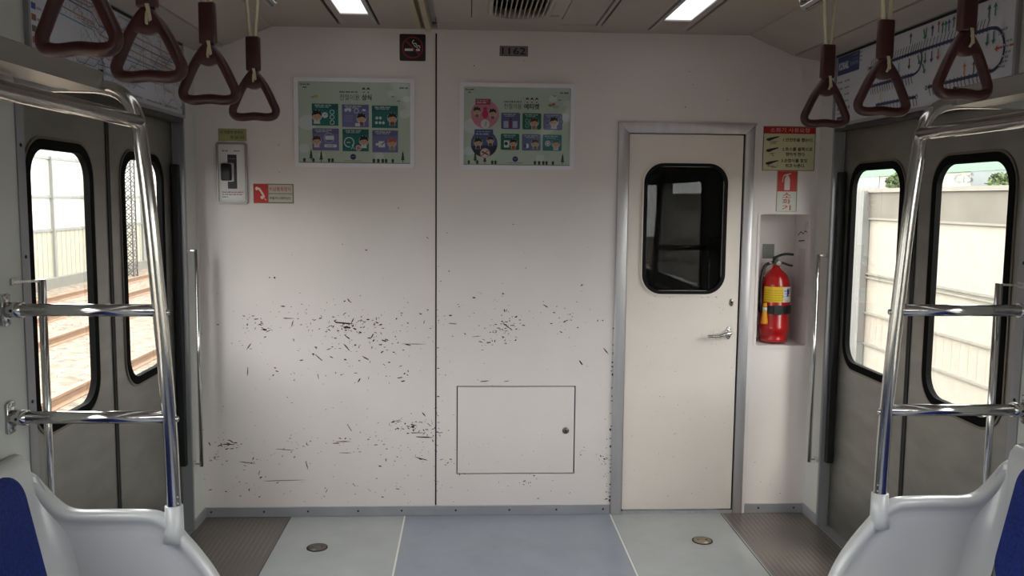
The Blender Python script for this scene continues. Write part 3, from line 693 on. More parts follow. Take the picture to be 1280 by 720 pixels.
def d1(p,w,h):
    scenery(p,w,h,0)
    N=lambda x,y:((x-48)/797*w,(1-(y-78)/572)*h)
    def R(x0,y0,x1,y1,c,r=0):
        a=N(x0,y1);b=N(x1,y0);p.rect(a[0],a[1],b[0],b[1],c,r=r)
    u,v=N(343,205);p.text('전철이용',u,v,h*.072,(70,72,64),w=w*.175);u,v=N(498,205);p.text('상식',u,v,h*.072,(32,32,28),w=w*.088,bold=.03)
    u,v=N(340,153);p.greek(u,v,w*.175,h*.02,(70,70,66))
    for x in(513,545):
        u,v=N(x,128);p.circ(u,v,w*.013,(46,42,38),ry=h*.022);p.circ(u,v-h*.012,w*.009,(228,214,200));u,v=N(x,148);p.circ(u,v,w*.006,(60,40,40))
    u,v=N(165,180);p.circ(u+w*.012,v,w*.018,(208,170,90),ry=h*.018);p.circ(u-w*.015,v-h*.012,w*.016,(160,160,160),ry=h*.012)
    for x,y in((718,178),(762,208)):
        u,v=N(x,y);p.line([(u-w*.014,v+h*.006),(u,v),(u+w*.014,v+h*.006)],h*.01,(90,90,80))
    tiles=[(145,232,332,385,TEAL),(358,235,548,393,PUR),(570,240,755,396,TEAL),(147,405,335,560,PUR),(360,408,547,563,TEAL),(572,413,755,568,PUR)]
    for i,(x0,y0,x1,y1,c) in enumerate(tiles):
        R(x0,y0,x1,y1,c);R(x0,y0,x1,y0+38,tuple(int(q*.86) for q in c))
        u,v=N(x0+20,y0+16);p.greek(u,v,w*.15,h*.018,(190,205,210));u,v=N(x0+28,y0+28);p.greek(u,v,w*.12,h*.018,(170,190,200))
    wt=(215,222,225)
    for (x,y,k,hr,bd) in((180,315,.040,(30,24,26),(225,215,215)),(495,330,.036,(36,24,28),(120,80,100)),(715,325,.037,(36,24,28),(150,50,50)),(177,490,.034,(56,26,34),(225,200,190)),(512,488,.036,(26,20,22),(225,225,225)),(712,500,.034,(190,80,50),(150,160,80))):
        u,v=N(x,y);kid(p,u,v,w*k,hr,bd)
    for y in(290,325,362):
        u,v=N(288,y);p.arc(u,v,w*.018,w*.006,wt)
    u,v=N(238,312);p.circ(u,v,w*.026,wt);p.line([(u-w*.01,v),(u+w*.01,v+h*.01)],w*.005,(90,90,90))
    u,v=N(400,273);p.rect(u-w*.03,v-h*.008,u+w*.03,v+h*.016,wt);p.circ(u-w*.018,v-h*.014,w*.008,wt);p.circ(u+w*.018,v-h*.014,w*.008,wt)
    u,v=N(460,280);p.arc(u,v,w*.02,w*.005,wt);u,v=N(514,273);p.circ(u,v,w*.018,wt,ry=h*.012);u,v=N(468,376);p.rect(u-w*.022,v-h*.02,u+w*.022,v+h*.02,wt,r=w*.005)
    for y in(318,330,342,355):
        u,v=N(378,y);p.greek(u,v,w*.075,h*.010,(160,160,200))
    for x,y in((605,327),(630,327),(602,360),(628,360),(652,360)):
        u,v=N(x,y);p.circ(u,v,w*.012,wt,ry=h*.018)
    u,v=N(265,472);p.rect(u-w*.035,v-h*.022,u+w*.045,v+h*.028,wt,r=w*.006);p.arc(u,v,w*.045,w*.005,(180,175,200));u,v=N(275,527);p.rect(u-w*.055,v-h*.018,u+w*.055,v+h*.018,wt,r=w*.004);p.greek(u-w*.03,v-h*.006,w*.06,h*.014,(150,70,80))
    u,v=N(407,500);p.arc(u,v,w*.042,w*.009,wt,a0=-.6,a1=4.9);p.greek(u-w*.02,v-h*.01,w*.04,h*.016,wt);u,v=N(433,530);p.line([(u-w*.014,v-h*.03),(u,v),(u+w*.012,v-h*.03)],w*.007,wt);p.circ(u,v+h*.012,w*.008,wt);u,v=N(473,540);p.circ(u,v,w*.026,(222,190,196));p.circ(u,v,w*.018,(190,120,130))
    u,v=N(640,510);p.rect(u-w*.03,v-h*.04,u+w*.028,v+h*.035,wt);p.rect(u-w*.055,v-h*.02,u-w*.02,v+h*.012,wt);p.line([(u-w*.005,v-h*.01),(u+w*.035,v+h*.035)],w*.008,(70,70,110))
def d2(p,w,h):
    scenery(p,w,h,0)
    N=lambda x,y:((x-60)/805*w,(1-(y-88)/580)*h)
    u,v=N(362,250);p.text('전철이용',u,v,h*.072,(74,74,90),w=w*.165);u,v=N(512,250);p.text('에티켓',u,v,h*.072,(50,48,70),w=w*.145,bold=.03)
    u,v=N(362,200);p.greek(u,v,w*.17,h*.02,(70,70,70))
    for x in(537,572,608):
        u,v=N(x,176);p.circ(u,v,w*.013,(46,40,38),ry=h*.022);p.circ(u,v-h*.012,w*.009,(228,214,200));u,v=N(x,197);p.circ(u,v,w*.006,(60,40,40))
    u,v=N(735,212);p.circ(u,v,w*.016,(210,90,70));p.circ(u-w*.03,v-h*.01,w*.02,(120,140,110),ry=h*.018);p.circ(u+w*.02,v-h*.03,w*.03,(170,185,180),ry=h*.02)
    for x,y in((740,150),(780,180)):
        u,v=N(x,y);p.line([(u-w*.014,v+h*.006),(u,v),(u+w*.014,v+h*.006)],h*.01,(90,90,80))
    wt=(215,222,225)
    u,v=N(220,290);p.circ(u,v,w*.130,(206,130,148),n=30)
    a=N(148,220);c=N(262,177);p.rect(a[0],a[1],c[0],c[1],(150,62,88),r=w*.008);p.greek(a[0]+w*.015,a[1]+h*.045,w*.10,h*.016,(220,170,190));p.greek(a[0]+w*.015,a[1]+h*.018,w*.09,h*.018,(235,200,210))
    for x,y,k in((160,268,.032),(278,280,.032)):
        u,v=N(x,y);kid(p,u,v,w*k,(46,28,34),(150,90,80))
    u,v=N(222,290);p.circ(u,v,w*.028,(200,40,90),ry=h*.055);p.circ(u,v+h*.07,w*.018,(200,40,90));u,v=N(222,362);p.circ(u,v,w*.042,(222,214,222));p.line([(u,v-h*.03),(u+w*.01,v+h*.03)],w*.01,(120,150,160))
    u,v=N(215,508);p.circ(u,v,w*.125,(84,90,138),n=30);p.circ(u,v,w*.124,(40,42,74),a0=PI*1.06,a1=PI*1.97,n=24)
    a=N(142,452);c=N(282,402);p.rect(a[0],a[1],c[0],c[1],(72,80,130),r=w*.006);p.greek(a[0]+w*.02,a[1]+h*.05,w*.13,h*.016,(170,175,210));p.greek(a[0]+w*.015,a[1]+h*.018,w*.13,h*.02,(190,195,220))
    for x,y,k in((170,498,.034),(262,482,.028)):
        u,v=N(x,y);kid(p,u,v,w*k,(36,26,30),(90,50,60))
    u,v=N(222,578);p.circ(u,v,w*.047,(206,150,140));p.circ(u,v,w*.040,(220,200,190));p.line([(u-w*.03,v+h*.02),(u+w*.03,v-h*.02)],w*.012,(60,30,30));p.line([(u-w*.03,v-h*.03),(u+w*.03,v+h*.035)],w*.008,(180,50,50))
    tiles=[(342,277,484,397,(88,90,140)),(502,278,643,398,(20,104,84)),(660,280,803,400,(112,114,160)),(340,432,480,552,(20,104,84)),(500,433,640,555,(104,106,150)),(656,435,800,555,(60,126,134))]
    for i,(x0,y0,x1,y1,c) in enumerate(tiles):
        a=N(x0,y1);q=N(x1,y0);p.rect(a[0],a[1],q[0],q[1],c,r=w*.012)
        u,v=N(x0+18,y0+16);p.greek(u,v,w*.13,h*.016,(190,205,210));u,v=N(x0+30,y0+28);p.greek(u,v,w*.09,h*.014,(180,195,210))
    u,v=N(413,388);p.rect(u-w*.065,v,u-w*.02,v+h*.085,(196,196,222));p.rect(u+w*.02,v,u+w*.065,v+h*.085,(196,196,222));p.rect(u-w*.012,v,u+w*.012,v+h*.09,(140,40,90));p.circ(u,v+h*.11,w*.01,(40,40,60))
    for j in range(4):p.rect(u-w*(.058-.012*j),v,u-w*(.055-.012*j),v+h*.08,(110,110,160));p.rect(u+w*(.026+.012*j),v,u+w*(.029+.012*j),v+h*.08,(110,110,160))
    for (x,y,k,hr,bd) in((590,345,.036,(70,50,40),(170,120,90)),(740,338,.036,(36,22,28),(200,190,200)),(435,500,.031,(36,24,26),(190,60,60)),(600,500,.032,(60,30,34),(110,120,80)),(757,500,.034,(80,110,130),(200,190,210))):
        u,v=N(x,y);kid(p,u,v,w*k,hr,bd)
    u,v=N(537,335);p.arc(u,v,w*.016,w*.006,(120,190,170));p.arc(u,v-h*.06,w*.016,w*.006,(120,190,170));u,v=N(792,338);p.arc(u,v,w*.018,w*.005,(60,50,60));u,v=N(690,347);p.arc(u,v,w*.022,w*.004,(170,170,205))
    u,v=N(380,505);p.rect(u-w*.02,v-h*.05,u+w*.03,v+h*.04,wt);p.circ(u,v,w*.016,(50,50,50));u,v=N(540,520);p.circ(u,v,w*.014,wt,ry=h*.03);p.circ(u-w*.02,v,w*.012,(70,80,120),ry=h*.025);u,v=N(695,500);p.circ(u,v,w*.027,(215,215,228));p.arc(u,v,w*.016,w*.005,(170,90,130))
poster('framed_poster','framed pale green poster with six square picture tiles, the left of the two','poster' and 369,208.5,518,99,d1)
poster('framed_poster','framed pale green poster with two round pictures beside six tiles, nearer the door',574.5,211,718.5,105.5,d2)

# ================================================================= FIRE EXTINGUISHER
ey=.075
c0=bp(966.5,425,1,ey);ex,ez=c0.x,NZ0+.012*(ey/.13)+.004
t=empty('fire_extinguisher',(ex,ey,ez),'red fire extinguisher with a yellow and white label standing in the wall recess','fire extinguisher')
b=MB();R=.068
b.lathe((ex,ey,ez),[(.050,0),(.062,.002),(.064,.016),(.060,.022),(.066,.04),(R+.003,.052),(R+.003,.075),(R,.082),(R,.265),(R-.004,.290),(R-.014,.312),(R-.032,.330),(.022,.342),(.017,.350),(.016,.358),(.001,.358)],RED,40)
b.build('cylinder',RED,t)
def band(name,z0,z1,a0,a1,r,m,par=t):
    b=MB();n=24;vs=[];
    for i in range(n+1):
        a=a0+(a1-a0)*i/n;vs+=[(ex+r*math.sin(a),ey-r*math.cos(a),ez+z0),(ex+r*math.sin(a),ey-r*math.cos(a),ez+z1)]
    b.faces(vs,[(2*i,2*i+2,2*i+3,2*i+1) for i in range(n)],m,True);return b.build(name,m,par)
YEL=flat((236,196,28));WL=flat((226,226,220))
lb=band('label',.190,.262,-1.15,1.2,R+.0006,YEL)
band('label_panel',.205,.262,.22,1.15,R+.0012,WL,lb);band('label_panel',.190,.203,.22,1.15,R+.0012,WL,lb)
b=MB()
def lab_text(s_,a_mid,z,h,rgb,bold=.02):
    vs,fs=text_mesh(s_,bold);x0=min(q[0] for q in vs);x1=max(q[0] for q in vs);y0=min(q[1] for q in vs);y1=max(q[1] for q in vs);k=h/(y1-y0)
    out=[]
    for x,y in vs:
        a=a_mid+((x-(x0+x1)/2)*k)/R;rr=R+.002;out.append((ex+rr*math.sin(a),ey-rr*math.cos(a),ez+z+(y-y0)*k))
    b.faces(out,fs,flat(rgb))
lab_text('K',.80,.216,.038,(20,34,140),.06);lab_text('KFI',.42,.238,.009,(40,60,150));lab_text('● ●',.42,.228,.005,(200,60,60));lab_text('ㅡ ㅡ ㅡ',.55,.2165,.002,(60,60,60));lab_text('A B C',.6,.194,.006,(60,60,70))
for j in range(5):lab_text('ㅡ ㅡㅡ ㅡ ㅡㅡ',-.45,.200+.011*j,.0016,(150,120,30))
b.build('label_print',None,lb)
b=MB();n=32;  # black retaining belt
b.ring([(ex+(R+.006)*math.cos(2*PI*i/n),ey+(R+.006)*math.sin(2*PI*i/n)) for i in range(n)],[(ex+R*math.cos(2*PI*i/n),ey+R*math.sin(2*PI*i/n)) for i in range(n)],'z',ez+.136,ez+.174)
b.box((ex-.03,ey-R-.009,ez+.133),(ex+.005,ey-R-.002,ez+.177),None,.002)
b.build('belt',BLK,t)
b=MB();zt=ez+.356
b.lathe((ex,ey,zt),[(.014,0),(.018,.004),(.018,.012),(.012,.018),(.012,.034),(.001,.036)],mat('valve_brass',(150,142,128),.3,.9),20)
b.lathe((ex+.004,ey-.012,zt+.014),[(.014,0),(.014,.012),(.012,.014),(.001,.014)],CHROME,20,'y')
b.lathe((ex+.004,ey-.0265,zt+.014),[(.0105,0),(.0105,.001),(.0005,.001)],flat((190,196,190)),18,'y')
b.cyl((ex-.012,ey,zt+.016),(ex-.036,ey,zt+.012),.008,CHROME)
b.build('valve',None,t)
b=MB()
b.tube(smooth([(ex-.014,ey,zt+.030),(ex+.012,ey-.002,zt+.048),(ex+.045,ey-.004,zt+.056),(ex+.078,ey-.006,zt+.054)],5),[.006]*16,BLK,8,sx=1.6)
b.tube(smooth([(ex-.004,ey,zt+.020),(ex+.03,ey-.004,zt+.014),(ex+.06,ey-.006,zt+.004),(ex+.075,ey-.006,zt+.002)],5),[.005]*16,BLK,8,sx=1.6)
b.tube([(ex-.018,ey-.012,zt+.012),(ex-.02,ey-.012,zt+.040),(ex+.010,ey-.012,zt+.050)],.004,BLK,8)
b.build('lever',BLK,t)
b=MB();b.tube(smooth([(ex-.032,ey,zt+.012),(ex-.058,ey-.01,zt-.004),(ex-.074,ey-.018,zt-.06),(ex-.076,ey-.022,zt-.14),(ex-.074,ey-.03,zt-.20),(ex-.07,ey-.04,zt-.225)],6),.0075,BLK,10);b.build('hose',BLK,t)
b=MB();hx,hy,hz=ex-.065,ey-.055,ez
b.lathe((hx,hy,hz+.088),[(.016,0),(.0155,.01),(.011,.055),(.0105,.060),(.001,.060)],flat((226,150,24)),18)
b.lathe((hx,hy,hz+.148),[(.0105,0),(.0105,.018),(.001,.018)],flat((200,196,190)),18);b.lathe((hx,hy,hz+.166),[(.011,0),(.008,.022),(.001,.022)],flat((222,150,30)),18)
b.build('nozzle',None,t)['label']='orange cone nozzle'
# notice on the niche back
b=MB();a_=bp(953,323,1,D-.001);c_=bp(968,305,1,D-.001);b.box((a_.x,D-.0005,a_.z),(c_.x,D-.003,c_.z))
tag(b.build('recess_sticker',flat((120,124,112)),None,((a_.x+c_.x)/2,D,a_.z)),'small grey-green square sticker on the back of the extinguisher recess','sticker')
b=MB();xx=lambda y:NX1-.012*(y-.03)/.13
b.faces([(xx(.045)-.0015,.045,1.02),(xx(.045)-.0015,.045,1.25),(xx(.115)-.0015,.115,1.25),(xx(.115)-.0015,.115,1.02)],[(0,1,2,3)],flat((206,200,198)))
tag(b.build('inspection_sheet',None,None,(1.37,.08,1.02)),'blank pale paper sheet on the right cheek of the extinguisher recess','paper')

# ================================================================= ceiling things
LAMP=emis('lamp_diffuser',(255,255,255),1.05)
for s in(-1,1):
    t=empty('ceiling_lamp',(s*.665,-3.9,ZC),'long white recessed ceiling lamp on the %s of the ventilation grille'%('left' if s<0 else 'right'),'ceiling lamp','ceiling lamps')
    b=MB();b.box((s*.606,-.281,ZC+.006),(s*.724,-7.4,ZC+.012));b.build('diffuser',LAMP,t)
    b=MB();b.box((s*.604,-.275,ZC+.001),(s*.608,-7.4,ZC+.014));b.box((s*.722,-.275,ZC+.001),(s*.726,-7.4,ZC+.014));b.box((s*.604,-.275,ZC+.001),(s*.726,-.281,ZC+.014));b.build('rim',CEILF,t)
# ventilation unit
t=empty('ceiling_ventilator',(0,-.75,ZC),'oval black and cream slatted ventilation grille in the middle of the ceiling','ventilation grille')
b=MB();n=16
def stad(x,r,y0,y1,k=12):
    P=[]
    for i in range(k+1):
        a=PI*i/k;P.append((x+r*math.cos(a),y0+.85*r*math.sin(a)))
    for i in range(k+1):
        a=PI+PI*i/k;P.append((x+r*math.cos(a),y1+.85*r*math.sin(a)))
    return P
gx=.002
op=stad(gx,.108,-.40,-1.15);ow=stad(gx,.128,-.397,-1.15);om=[(-.184,-.277) for _ in op]
# cover plate with the opening: outer outline a rectangle resampled to the same count
out=[]
for (x,y) in op:
    out.append((gx+(x-gx)*.128/.108,-.275 if y>-.775 else -1.275))
b.ring(out,ow,'z',ZC+.0,ZC+.018,CEIL)
k=len(op);vs=[(x,y,ZC) for x,y in ow]+[(x,y,ZC-.012) for x,y in [(gx+(q[0]-gx)*1.14,q[1]+(.006 if q[1]>-.7 else -.006)) for q in op]]+[(x,y,ZC-.010) for x,y in op]+[(x,y,ZC+.03) for x,y in op]
b.faces(vs,[(r_*k+i,r_*k+(i+1)%k,(r_+1)*k+(i+1)%k,(r_+1)*k+i) for r_ in range(3) for i in range(k)],CEIL,True)
b.box((-.186,-1.275,ZC),(.183,YB,ZC+.018),CEIL);b.box((-.186,-.275,ZC),(gx-.127,-1.275,ZC+.018),CEIL);b.box((gx+.127,-.275,ZC),(.183,-1.275,ZC+.018),CEIL)
b.build('cover',CEIL,t)
b=MB();b.prism(op,'z',ZC+.045,ZC+.05);b.build('inner_box',DARK,t)
for i in range(11):
    x=gx-.095+.019*i;yy=-.40+.85*math.sqrt(max(0,.106**2-(x-gx)**2));
    b=MB();b.prism([(x-.003,ZC-.008),(x+.002,ZC-.008),(x+.006,ZC+.022),(x+.002,ZC+.022)],'y',yy,-1.16)
    b.build('slat',mat('vent_slat',(172,160,140),.5),t)
# switch marks on the cover
p=Print((.124,-.352,ZC-.0008),(1,0,0),(0,1,0),(0,0,-1));p.rect(0,0,.019,.030,(60,52,46));p.rect(.022,0,.042,.030,(60,52,46));p.rect(.005,.010,.014,.020,(160,150,140));p.rect(.027,.010,.037,.020,(160,150,140));p.build('marking',t)

# ================================================================= strap poles and hand straps
PZ=2.115
for s in(-1,1):
    X=-.86 if s<0 else .92;e=bp(342,14,0,X) if s<0 else bp(1003,21,0,X)
    ye=e.y
    b=MB()
    b.tube(smooth([(X,ye-.03,ZC+.0),(X,ye-.012,ZC-.03),(X,ye-.004,PZ+.035),(X,ye-.012,PZ+.01),(X,ye-.04,PZ),(X,ye-.09,PZ),(X,ye-.3,PZ)],6)+[Vector((X,-7.2,PZ))],.0165,CHROME,16)
    b.lathe((X,ye-.03,ZC-.006),[(.03,0),(.03,.006),(.001,.006)],CHROME,20)
    for y in(-2.9,-4.6,-6.3):b.cyl((X,y,PZ),(X,y,ZC),.012,CHROME);b.lathe((X,y,ZC-.006),[(.03,0),(.03,.006),(.001,.006)],CHROME,20)
    tag(b.build('overhead_grab_pole',CHROME,None,(X,-3.5,PZ)),'polished tube under the %s side of the ceiling carrying the maroon hand straps'%('left' if s<0 else 'right'),'grab pole','overhead grab poles')
# hand strap prototype, built around its own top (pole axis at local origin), ring plane = XZ
def make_strap():
    t=empty('hand_strap',(0,0,0),'x','hand strap')
    b=MB();hw=.009   # belt: loop over the pole and down into the sleeve
    def ribbon(pts):
        vs=[]
        for (y,z,ww) in pts:vs+=[(ww[0],y,z),(ww[1],y,z)]
        k=len(pts)
        b.faces(vs,[(2*i,2*i+1,2*i+3,2*i+2) for i in range(k-1)],None,True)
    # the loop is seen wide across the car: legs spread in X
    def leg(sg,P):
        vs=[];n=len(P)
        for i,(x,z) in enumerate(P):
            for y in(-hw,hw):
                for d in(-.0011,.0011):vs.append((x+d,y,z))
        fs=[]
        for i in range(n-1):
            a=4*i;c=4*(i+1);fs+=[(a,a+2,c+2,c),(a+1,c+1,c+3,a+3),(a,c,c+1,a+1),(a+2,a+3,c+3,c+2)]
        b.faces(vs,fs,None,True)
    P=[(-.004,-.205),(-.008,-.16),(-.0165,-.06),(-.0185,-.01)]
    P+=[(-.0185*math.cos(a),.0185*math.sin(a)) for a in [PI*i/10 for i in range(0,11)]]
    P+=[(.0185,-.01),(.0165,-.06),(.008,-.16),(.004,-.205)]
    leg(0,P)
    b.build('webbing_belt',BELT,t)
    b=MB();b.box((-.0215,-.011,-.262),(.0215,.011,-.158),MAROON,.005);b.build('sleeve',MAROON,t)
    # ring
    zt,zb,hwid=-.272,-.405,.069
    pts=[(0,zt+.003),(.019,zt-.014),(.040,zt-.046),(.0595,zt-.086),(.0690,zb+.024),(.0625,zb+.008),(.040,zb+.003),(0,zb+.006),(-.040,zb+.003),(-.0625,zb+.008),(-.0690,zb+.024),(-.0595,zt-.086),(-.040,zt-.046),(-.019,zt-.014)]
    path=smooth([(x,0,z) for x,z in pts],5,True)
    b=MB();b.tube(path,.0102,MAROON,16,closed=True,sx=1.25,up=(0,1,0))
    b.prism([(-.036,zt-.038),(-.022,zt-.010),(-.009,zt+.011),(.009,zt+.011),(.022,zt-.010),(.036,zt-.038),(.020,zt-.040),(.007,zt-.045),(-.007,zt-.045),(-.020,zt-.040)],'y',-.0095,.0095,MAROON,.003,2)
    b.build('ring',MAROON,t)
    b=MB()
    b.tube(smooth([(-.004,.0,-.258),(-.006,.012,-.275),(-.004,.013,-.292),(.0,.0,-.300),(.003,-.013,-.292),(.004,-.0125,-.275),(.003,0,-.258)],4),.0012,BELT,6,sx=3,up=(0,1,0))
    b.prism([(.000,-.255),(.009,-.255),(.014,-.288),(.008,-.292)],'y',-.0125,-.0108,BELT);b.prism([(-.000,-.255),(-.009,-.255),(-.014,-.288),(-.008,-.292)],'y',.0125,.0108,BELT)
    b.build('ring_loop',BELT,t)
    return t
proto=make_strap();first=True
SP=[(-1,(318,148),-.15,'maroon hand strap farthest along the left pole, beside the left poster'),
    (-1,(262,128),-.12,'second farthest maroon hand strap on the left pole, over the left wall corner'),
    (-1,(187,103),-.10,'third maroon hand strap on the left pole, ring before the left route map'),
    (-1,(99,64),-.20,'largest and nearest maroon hand strap on the left pole'),
    (1,(1031,158),PI+.08,'maroon hand strap farthest along the right pole, beside the red-headed sign'),
    (1,(1102,143),PI+.08,'middle one of three maroon hand straps on the right pole'),
    (1,(1203,121),PI+.24,'largest and nearest maroon hand strap on the right pole')]
for s,(px,py),rot,lab in SP:
    X=-.86 if s<0 else .92
    q=bp(px,py-3,0,X)
    o=proto if first else copy_tree(proto);first=False
    o.location=(X,q.y,PZ);o.rotation_euler=(0,0,rot);tag(o,lab,'hand strap','maroon hand straps on the overhead poles')

# ================================================================= seats, end rails, racks
def side_set(s,YP,nm):
    lr='left' if s<0 else 'right'
    # --- bench
    t=empty('bench_seat',(s*1.1,YP-1.3,0),'long bench with a white plastic shell and blue upholstery along the %s wall'%lr,'bench','white and blue bench seats')
    prof=[(1.390,.741),(1.370,.739),(1.345,.726),(1.318,.695),(1.290,.662),(1.262,.640),(1.225,.632),(1.14,.632),(1.05,.630),(1.015,.622),(.985,.603),(.955,.565),(.915,.515),(.875,.455),(.845,.39),(.83,.32),(.83,.24),(.845,.16),(.875,.09),(.90,.06)]
    P=[(s*x,z) for x,z in prof]
    b=MB()
    E=[(q.x,q.y) for q in smooth([(x,z,0) for x,z in prof],5)]
    ne=len(E);sec=[(.010,.022),(.003,.020),(0,.012),(0,-.004),(.003,-.013),(.010,-.018),(.018,-.0185),(.026,-.015),(.034,-.009),(.044,-.006),(.060,-.005)]
    vs=[];inn=[]
    for q in range(ne):
        a_,c_=E[max(q-2,0)],E[min(q+2,ne-1)];tx,tz=c_[0]-a_[0],c_[1]-a_[1];l=math.hypot(tx,tz);nx,nz=-tz/l,tx/l   # inward
        for d,y in sec:
            x_,z_=E[q][0]+nx*d,max(.03,E[q][1]+nz*d);x_=min(x_,1.388);vs.append((s*x_,YP+y,z_))
    m_=len(sec)
    b.faces(vs,[(q*m_+k,q*m_+k+1,(q+1)*m_+k+1,(q+1)*m_+k) for q in range(ne-1) for k in range(m_-1)],WPL,True)
    body=[(1.387,.05),(1.387,.66)]+[(vs[q*m_+m_-2][0]*s,vs[q*m_+m_-2][2]) for q in range(3,ne)]
    nb=len(body);cc=(1.15,.36)
    bv=[(s*x,YP+y,z) for y in(-.0052,.0215) for x,z in body+[cc]]
    b.faces(bv,[(k,(k+1)%nb,nb) for k in range(nb)]+[((k+1)%nb+nb+1,k+nb+1,2*nb+1) for k in range(nb)]+[(k,k+nb+1,(k+1)%nb+nb+1,(k+1)%nb) for k in range(nb)],WPL)
    for pc in([(1.385,.05),(1.385,.60),(1.24,.57),(1.10,.57),(1.10,.05)],[(1.11,.05),(1.11,.57),(1.0,.56),(.95,.48),(.90,.38),(.88,.25),(.91,.09)]):
        b.prism([(s*x,z) for x,z in pc],'y',YP+.021,YP-.0049,WPL)
    b.lathe((s*.981,YP,.545),[(.030,0),(.0245,.03),(.0235,.098),(.0195,.100),(.0005,.100)],WPL,24)
    b.build('end_panel',WPL,t)
    # back shell: profile in XZ swept along Y with a rounded lead-in
    ya,yb=YP-.005,YP-2.75
    def sweep(name,pr,m,y0,y1,bev,par):
        b=MB();b.prism([(s*x,z) for x,z in pr],'y',y0,y1,m,bev,4);return b.build(name,m,par)
    sweep('back_shell',[(1.390,.42),(1.390,.775),(1.385,.79),(1.365,.785),(1.350,.765),(1.300,.52),(1.285,.42)],WPL,ya,yb,.004,t)
    b=MB()  # rounded white corner between the backrest and the end panel
    vs=[];K=8;rows=12
    for i in range(rows+1):
        z=.728-.373*i/rows;r=.012+.050*min(1,i/6);xb=1.350-.204*(.765-z);yp=YP-.0045
        for j in range(K+1):
            g=j/K*PI/2;vs.append((s*(xb-r+r*math.cos(g)),yp-r+r*math.sin(g),z))
    b.faces(vs,[(i*(K+1)+j,i*(K+1)+j+1,(i+1)*(K+1)+j+1,(i+1)*(K+1)+j) for i in range(rows) for j in range(K)],WPL,True);b.build('corner_fillet',WPL,t)
    b=MB();b.prism(rrect(yb+.04,.42,YP-.078,.768,.07,8),'x',s*1.362,s*1.334,BLUE,.011,4)
    for v in b.bm.verts:v.co.x-=s*.204*max(0,.765-v.co.z)
    b.build('back_cushion',BLUE,t)
    sweep('seat_shell',[(1.390,.31),(1.390,.38),(1.0,.355),(.86,.365),(.835,.35),(.83,.32),(.85,.29)],WPL,ya,yb,.005,t)
    sweep('seat_cushion',[(1.285,.38),(1.285,.425),(1.1,.402),(.92,.405),(.875,.395),(.865,.375),(.88,.362)],BLUE,YP-.07,yb+.04,.012,t)
    b=MB();b.box((s*1.385,YP-.02,.0),(s*1.0,yb+.02,.31),mat('seat_base',(110,112,116),.5,.5));b.build('base_box',None,t)
    b=MB();b.prism(P,'y',yb+.02,yb-.012,WPL,.006,2);b.build('end_panel',WPL,t)
    # --- end rail
    t=empty('partition_rail',(s*.98,YP,.64),'polished tubular rail frame rising from the %s bench end panel, two bars to the wall'%lr,'rail','tubular frames at the bench ends')
    b=MB()
    pth=[(.981,.63),(.982,.70),(.985,.85),(.995,1.05),(1.008,1.25),(1.022,1.45),(1.034,1.58),(1.042,1.65),(1.056,1.695),(1.085,1.728),(1.13,1.742),(1.20,1.745),(1.30,1.745),(1.396,1.745)]
    b.tube(smooth([(s*x,YP,z) for x,z in pth],5),.0185,CHROME,20)
    for z in(.655,.672):b.lathe((s*.965+(-.0),YP-.0165,z),[(.003,0),(.002,.001),(.0003,.001)],ALU,8,'y')
    b.build('post',CHROME,t)
    for zz,xp in((1.170,1.003),(.885,.987)):
        b=MB();b.cyl((s*xp,YP,zz),(s*1.352,YP,zz),.0165,CHROME,20);o=b.build('cross_bar',CHROME,t)
        b=MB();b.cyl((s*1.350,YP,zz),(s*1.394,YP,zz),.0205,CHROME,20)
        b.prism([(YP+a,zz+c) for a,c in ((-.022,-.038),(-.012,-.043),(.012,-.043),(.022,-.038),(.017,0),(.022,.038),(.012,.043),(-.012,.043),(-.022,.038),(-.017,0))],'x',s*1.399,s*1.392,CHROME,.0015,1)
        for a,c in((-.012,-.032),(.012,-.032),(-.012,.032),(.012,.032)):b.lathe((s*1.392,YP+a,zz+c),[(.005,0),(.004,-s*.003),(.0005,-s*.004)],ALU,10,'x')
        b.lathe((s*1.372,YP-.0205,zz),[(.0045,0),(.004,.002),(.0005,.003)],BLK,10,'y')
        b.build('flange',CHROME,o)
        b=MB();b.lathe((s*(xp-.0165),YP+.004,zz-.006),[(.0095,0),(.008,-s*.006),(.0005,-s*.009)],CHROME,14,'x');b.build('end_stud',CHROME,o)
    # --- luggage rack
    t=empty('luggage_rack',(s*1.2,YP-1.3,1.70),'metal luggage rack of tubes and a flat bar above the %s bench'%lr,'luggage rack','luggage racks above the benches')
    yr=YP-2.75
    b=MB();b.cyl((s*1.043,YP-.004,1.657),(s*1.043,yr,1.657),.0185,CHROME,20);b.build('front_tube',CHROME,t)
    b=MB();b.prism([(s*1.128,1.735),(s*1.122,1.778),(s*1.132,1.783),(s*1.235,1.783),(s*1.235,1.735)],'y',YP-.006,yr,BOXALU);b.box((s*1.118,YP-.01,1.731),(s*1.20,yr,1.7349),BOXALU)
    b.box((s*1.124,YP-.006,1.733),(s*1.236,YP-.001,1.785),BLK);b.build('flat_bar',None,t)
    for x,z in((1.20,1.715),(1.29,1.722),(1.355,1.73)):
        b=MB();b.cyl((s*x,YP-.32,z),(s*x,yr,z),.0115,CHROME,14);b.build('shelf_tube',CHROME,t)
    for y in(YP-.85,YP-1.5,YP-2.1,YP-2.7):
        b=MB();b.tube(smooth([(s*1.043,y,1.657),(s*1.10,y,1.675),(s*1.25,y,1.702),(s*1.396,y,1.71)],4),.010,CHROME,10);b.build('bracket',CHROME,t)
side_set(-1,-1.66,'left');side_set(1,-1.60,'right')

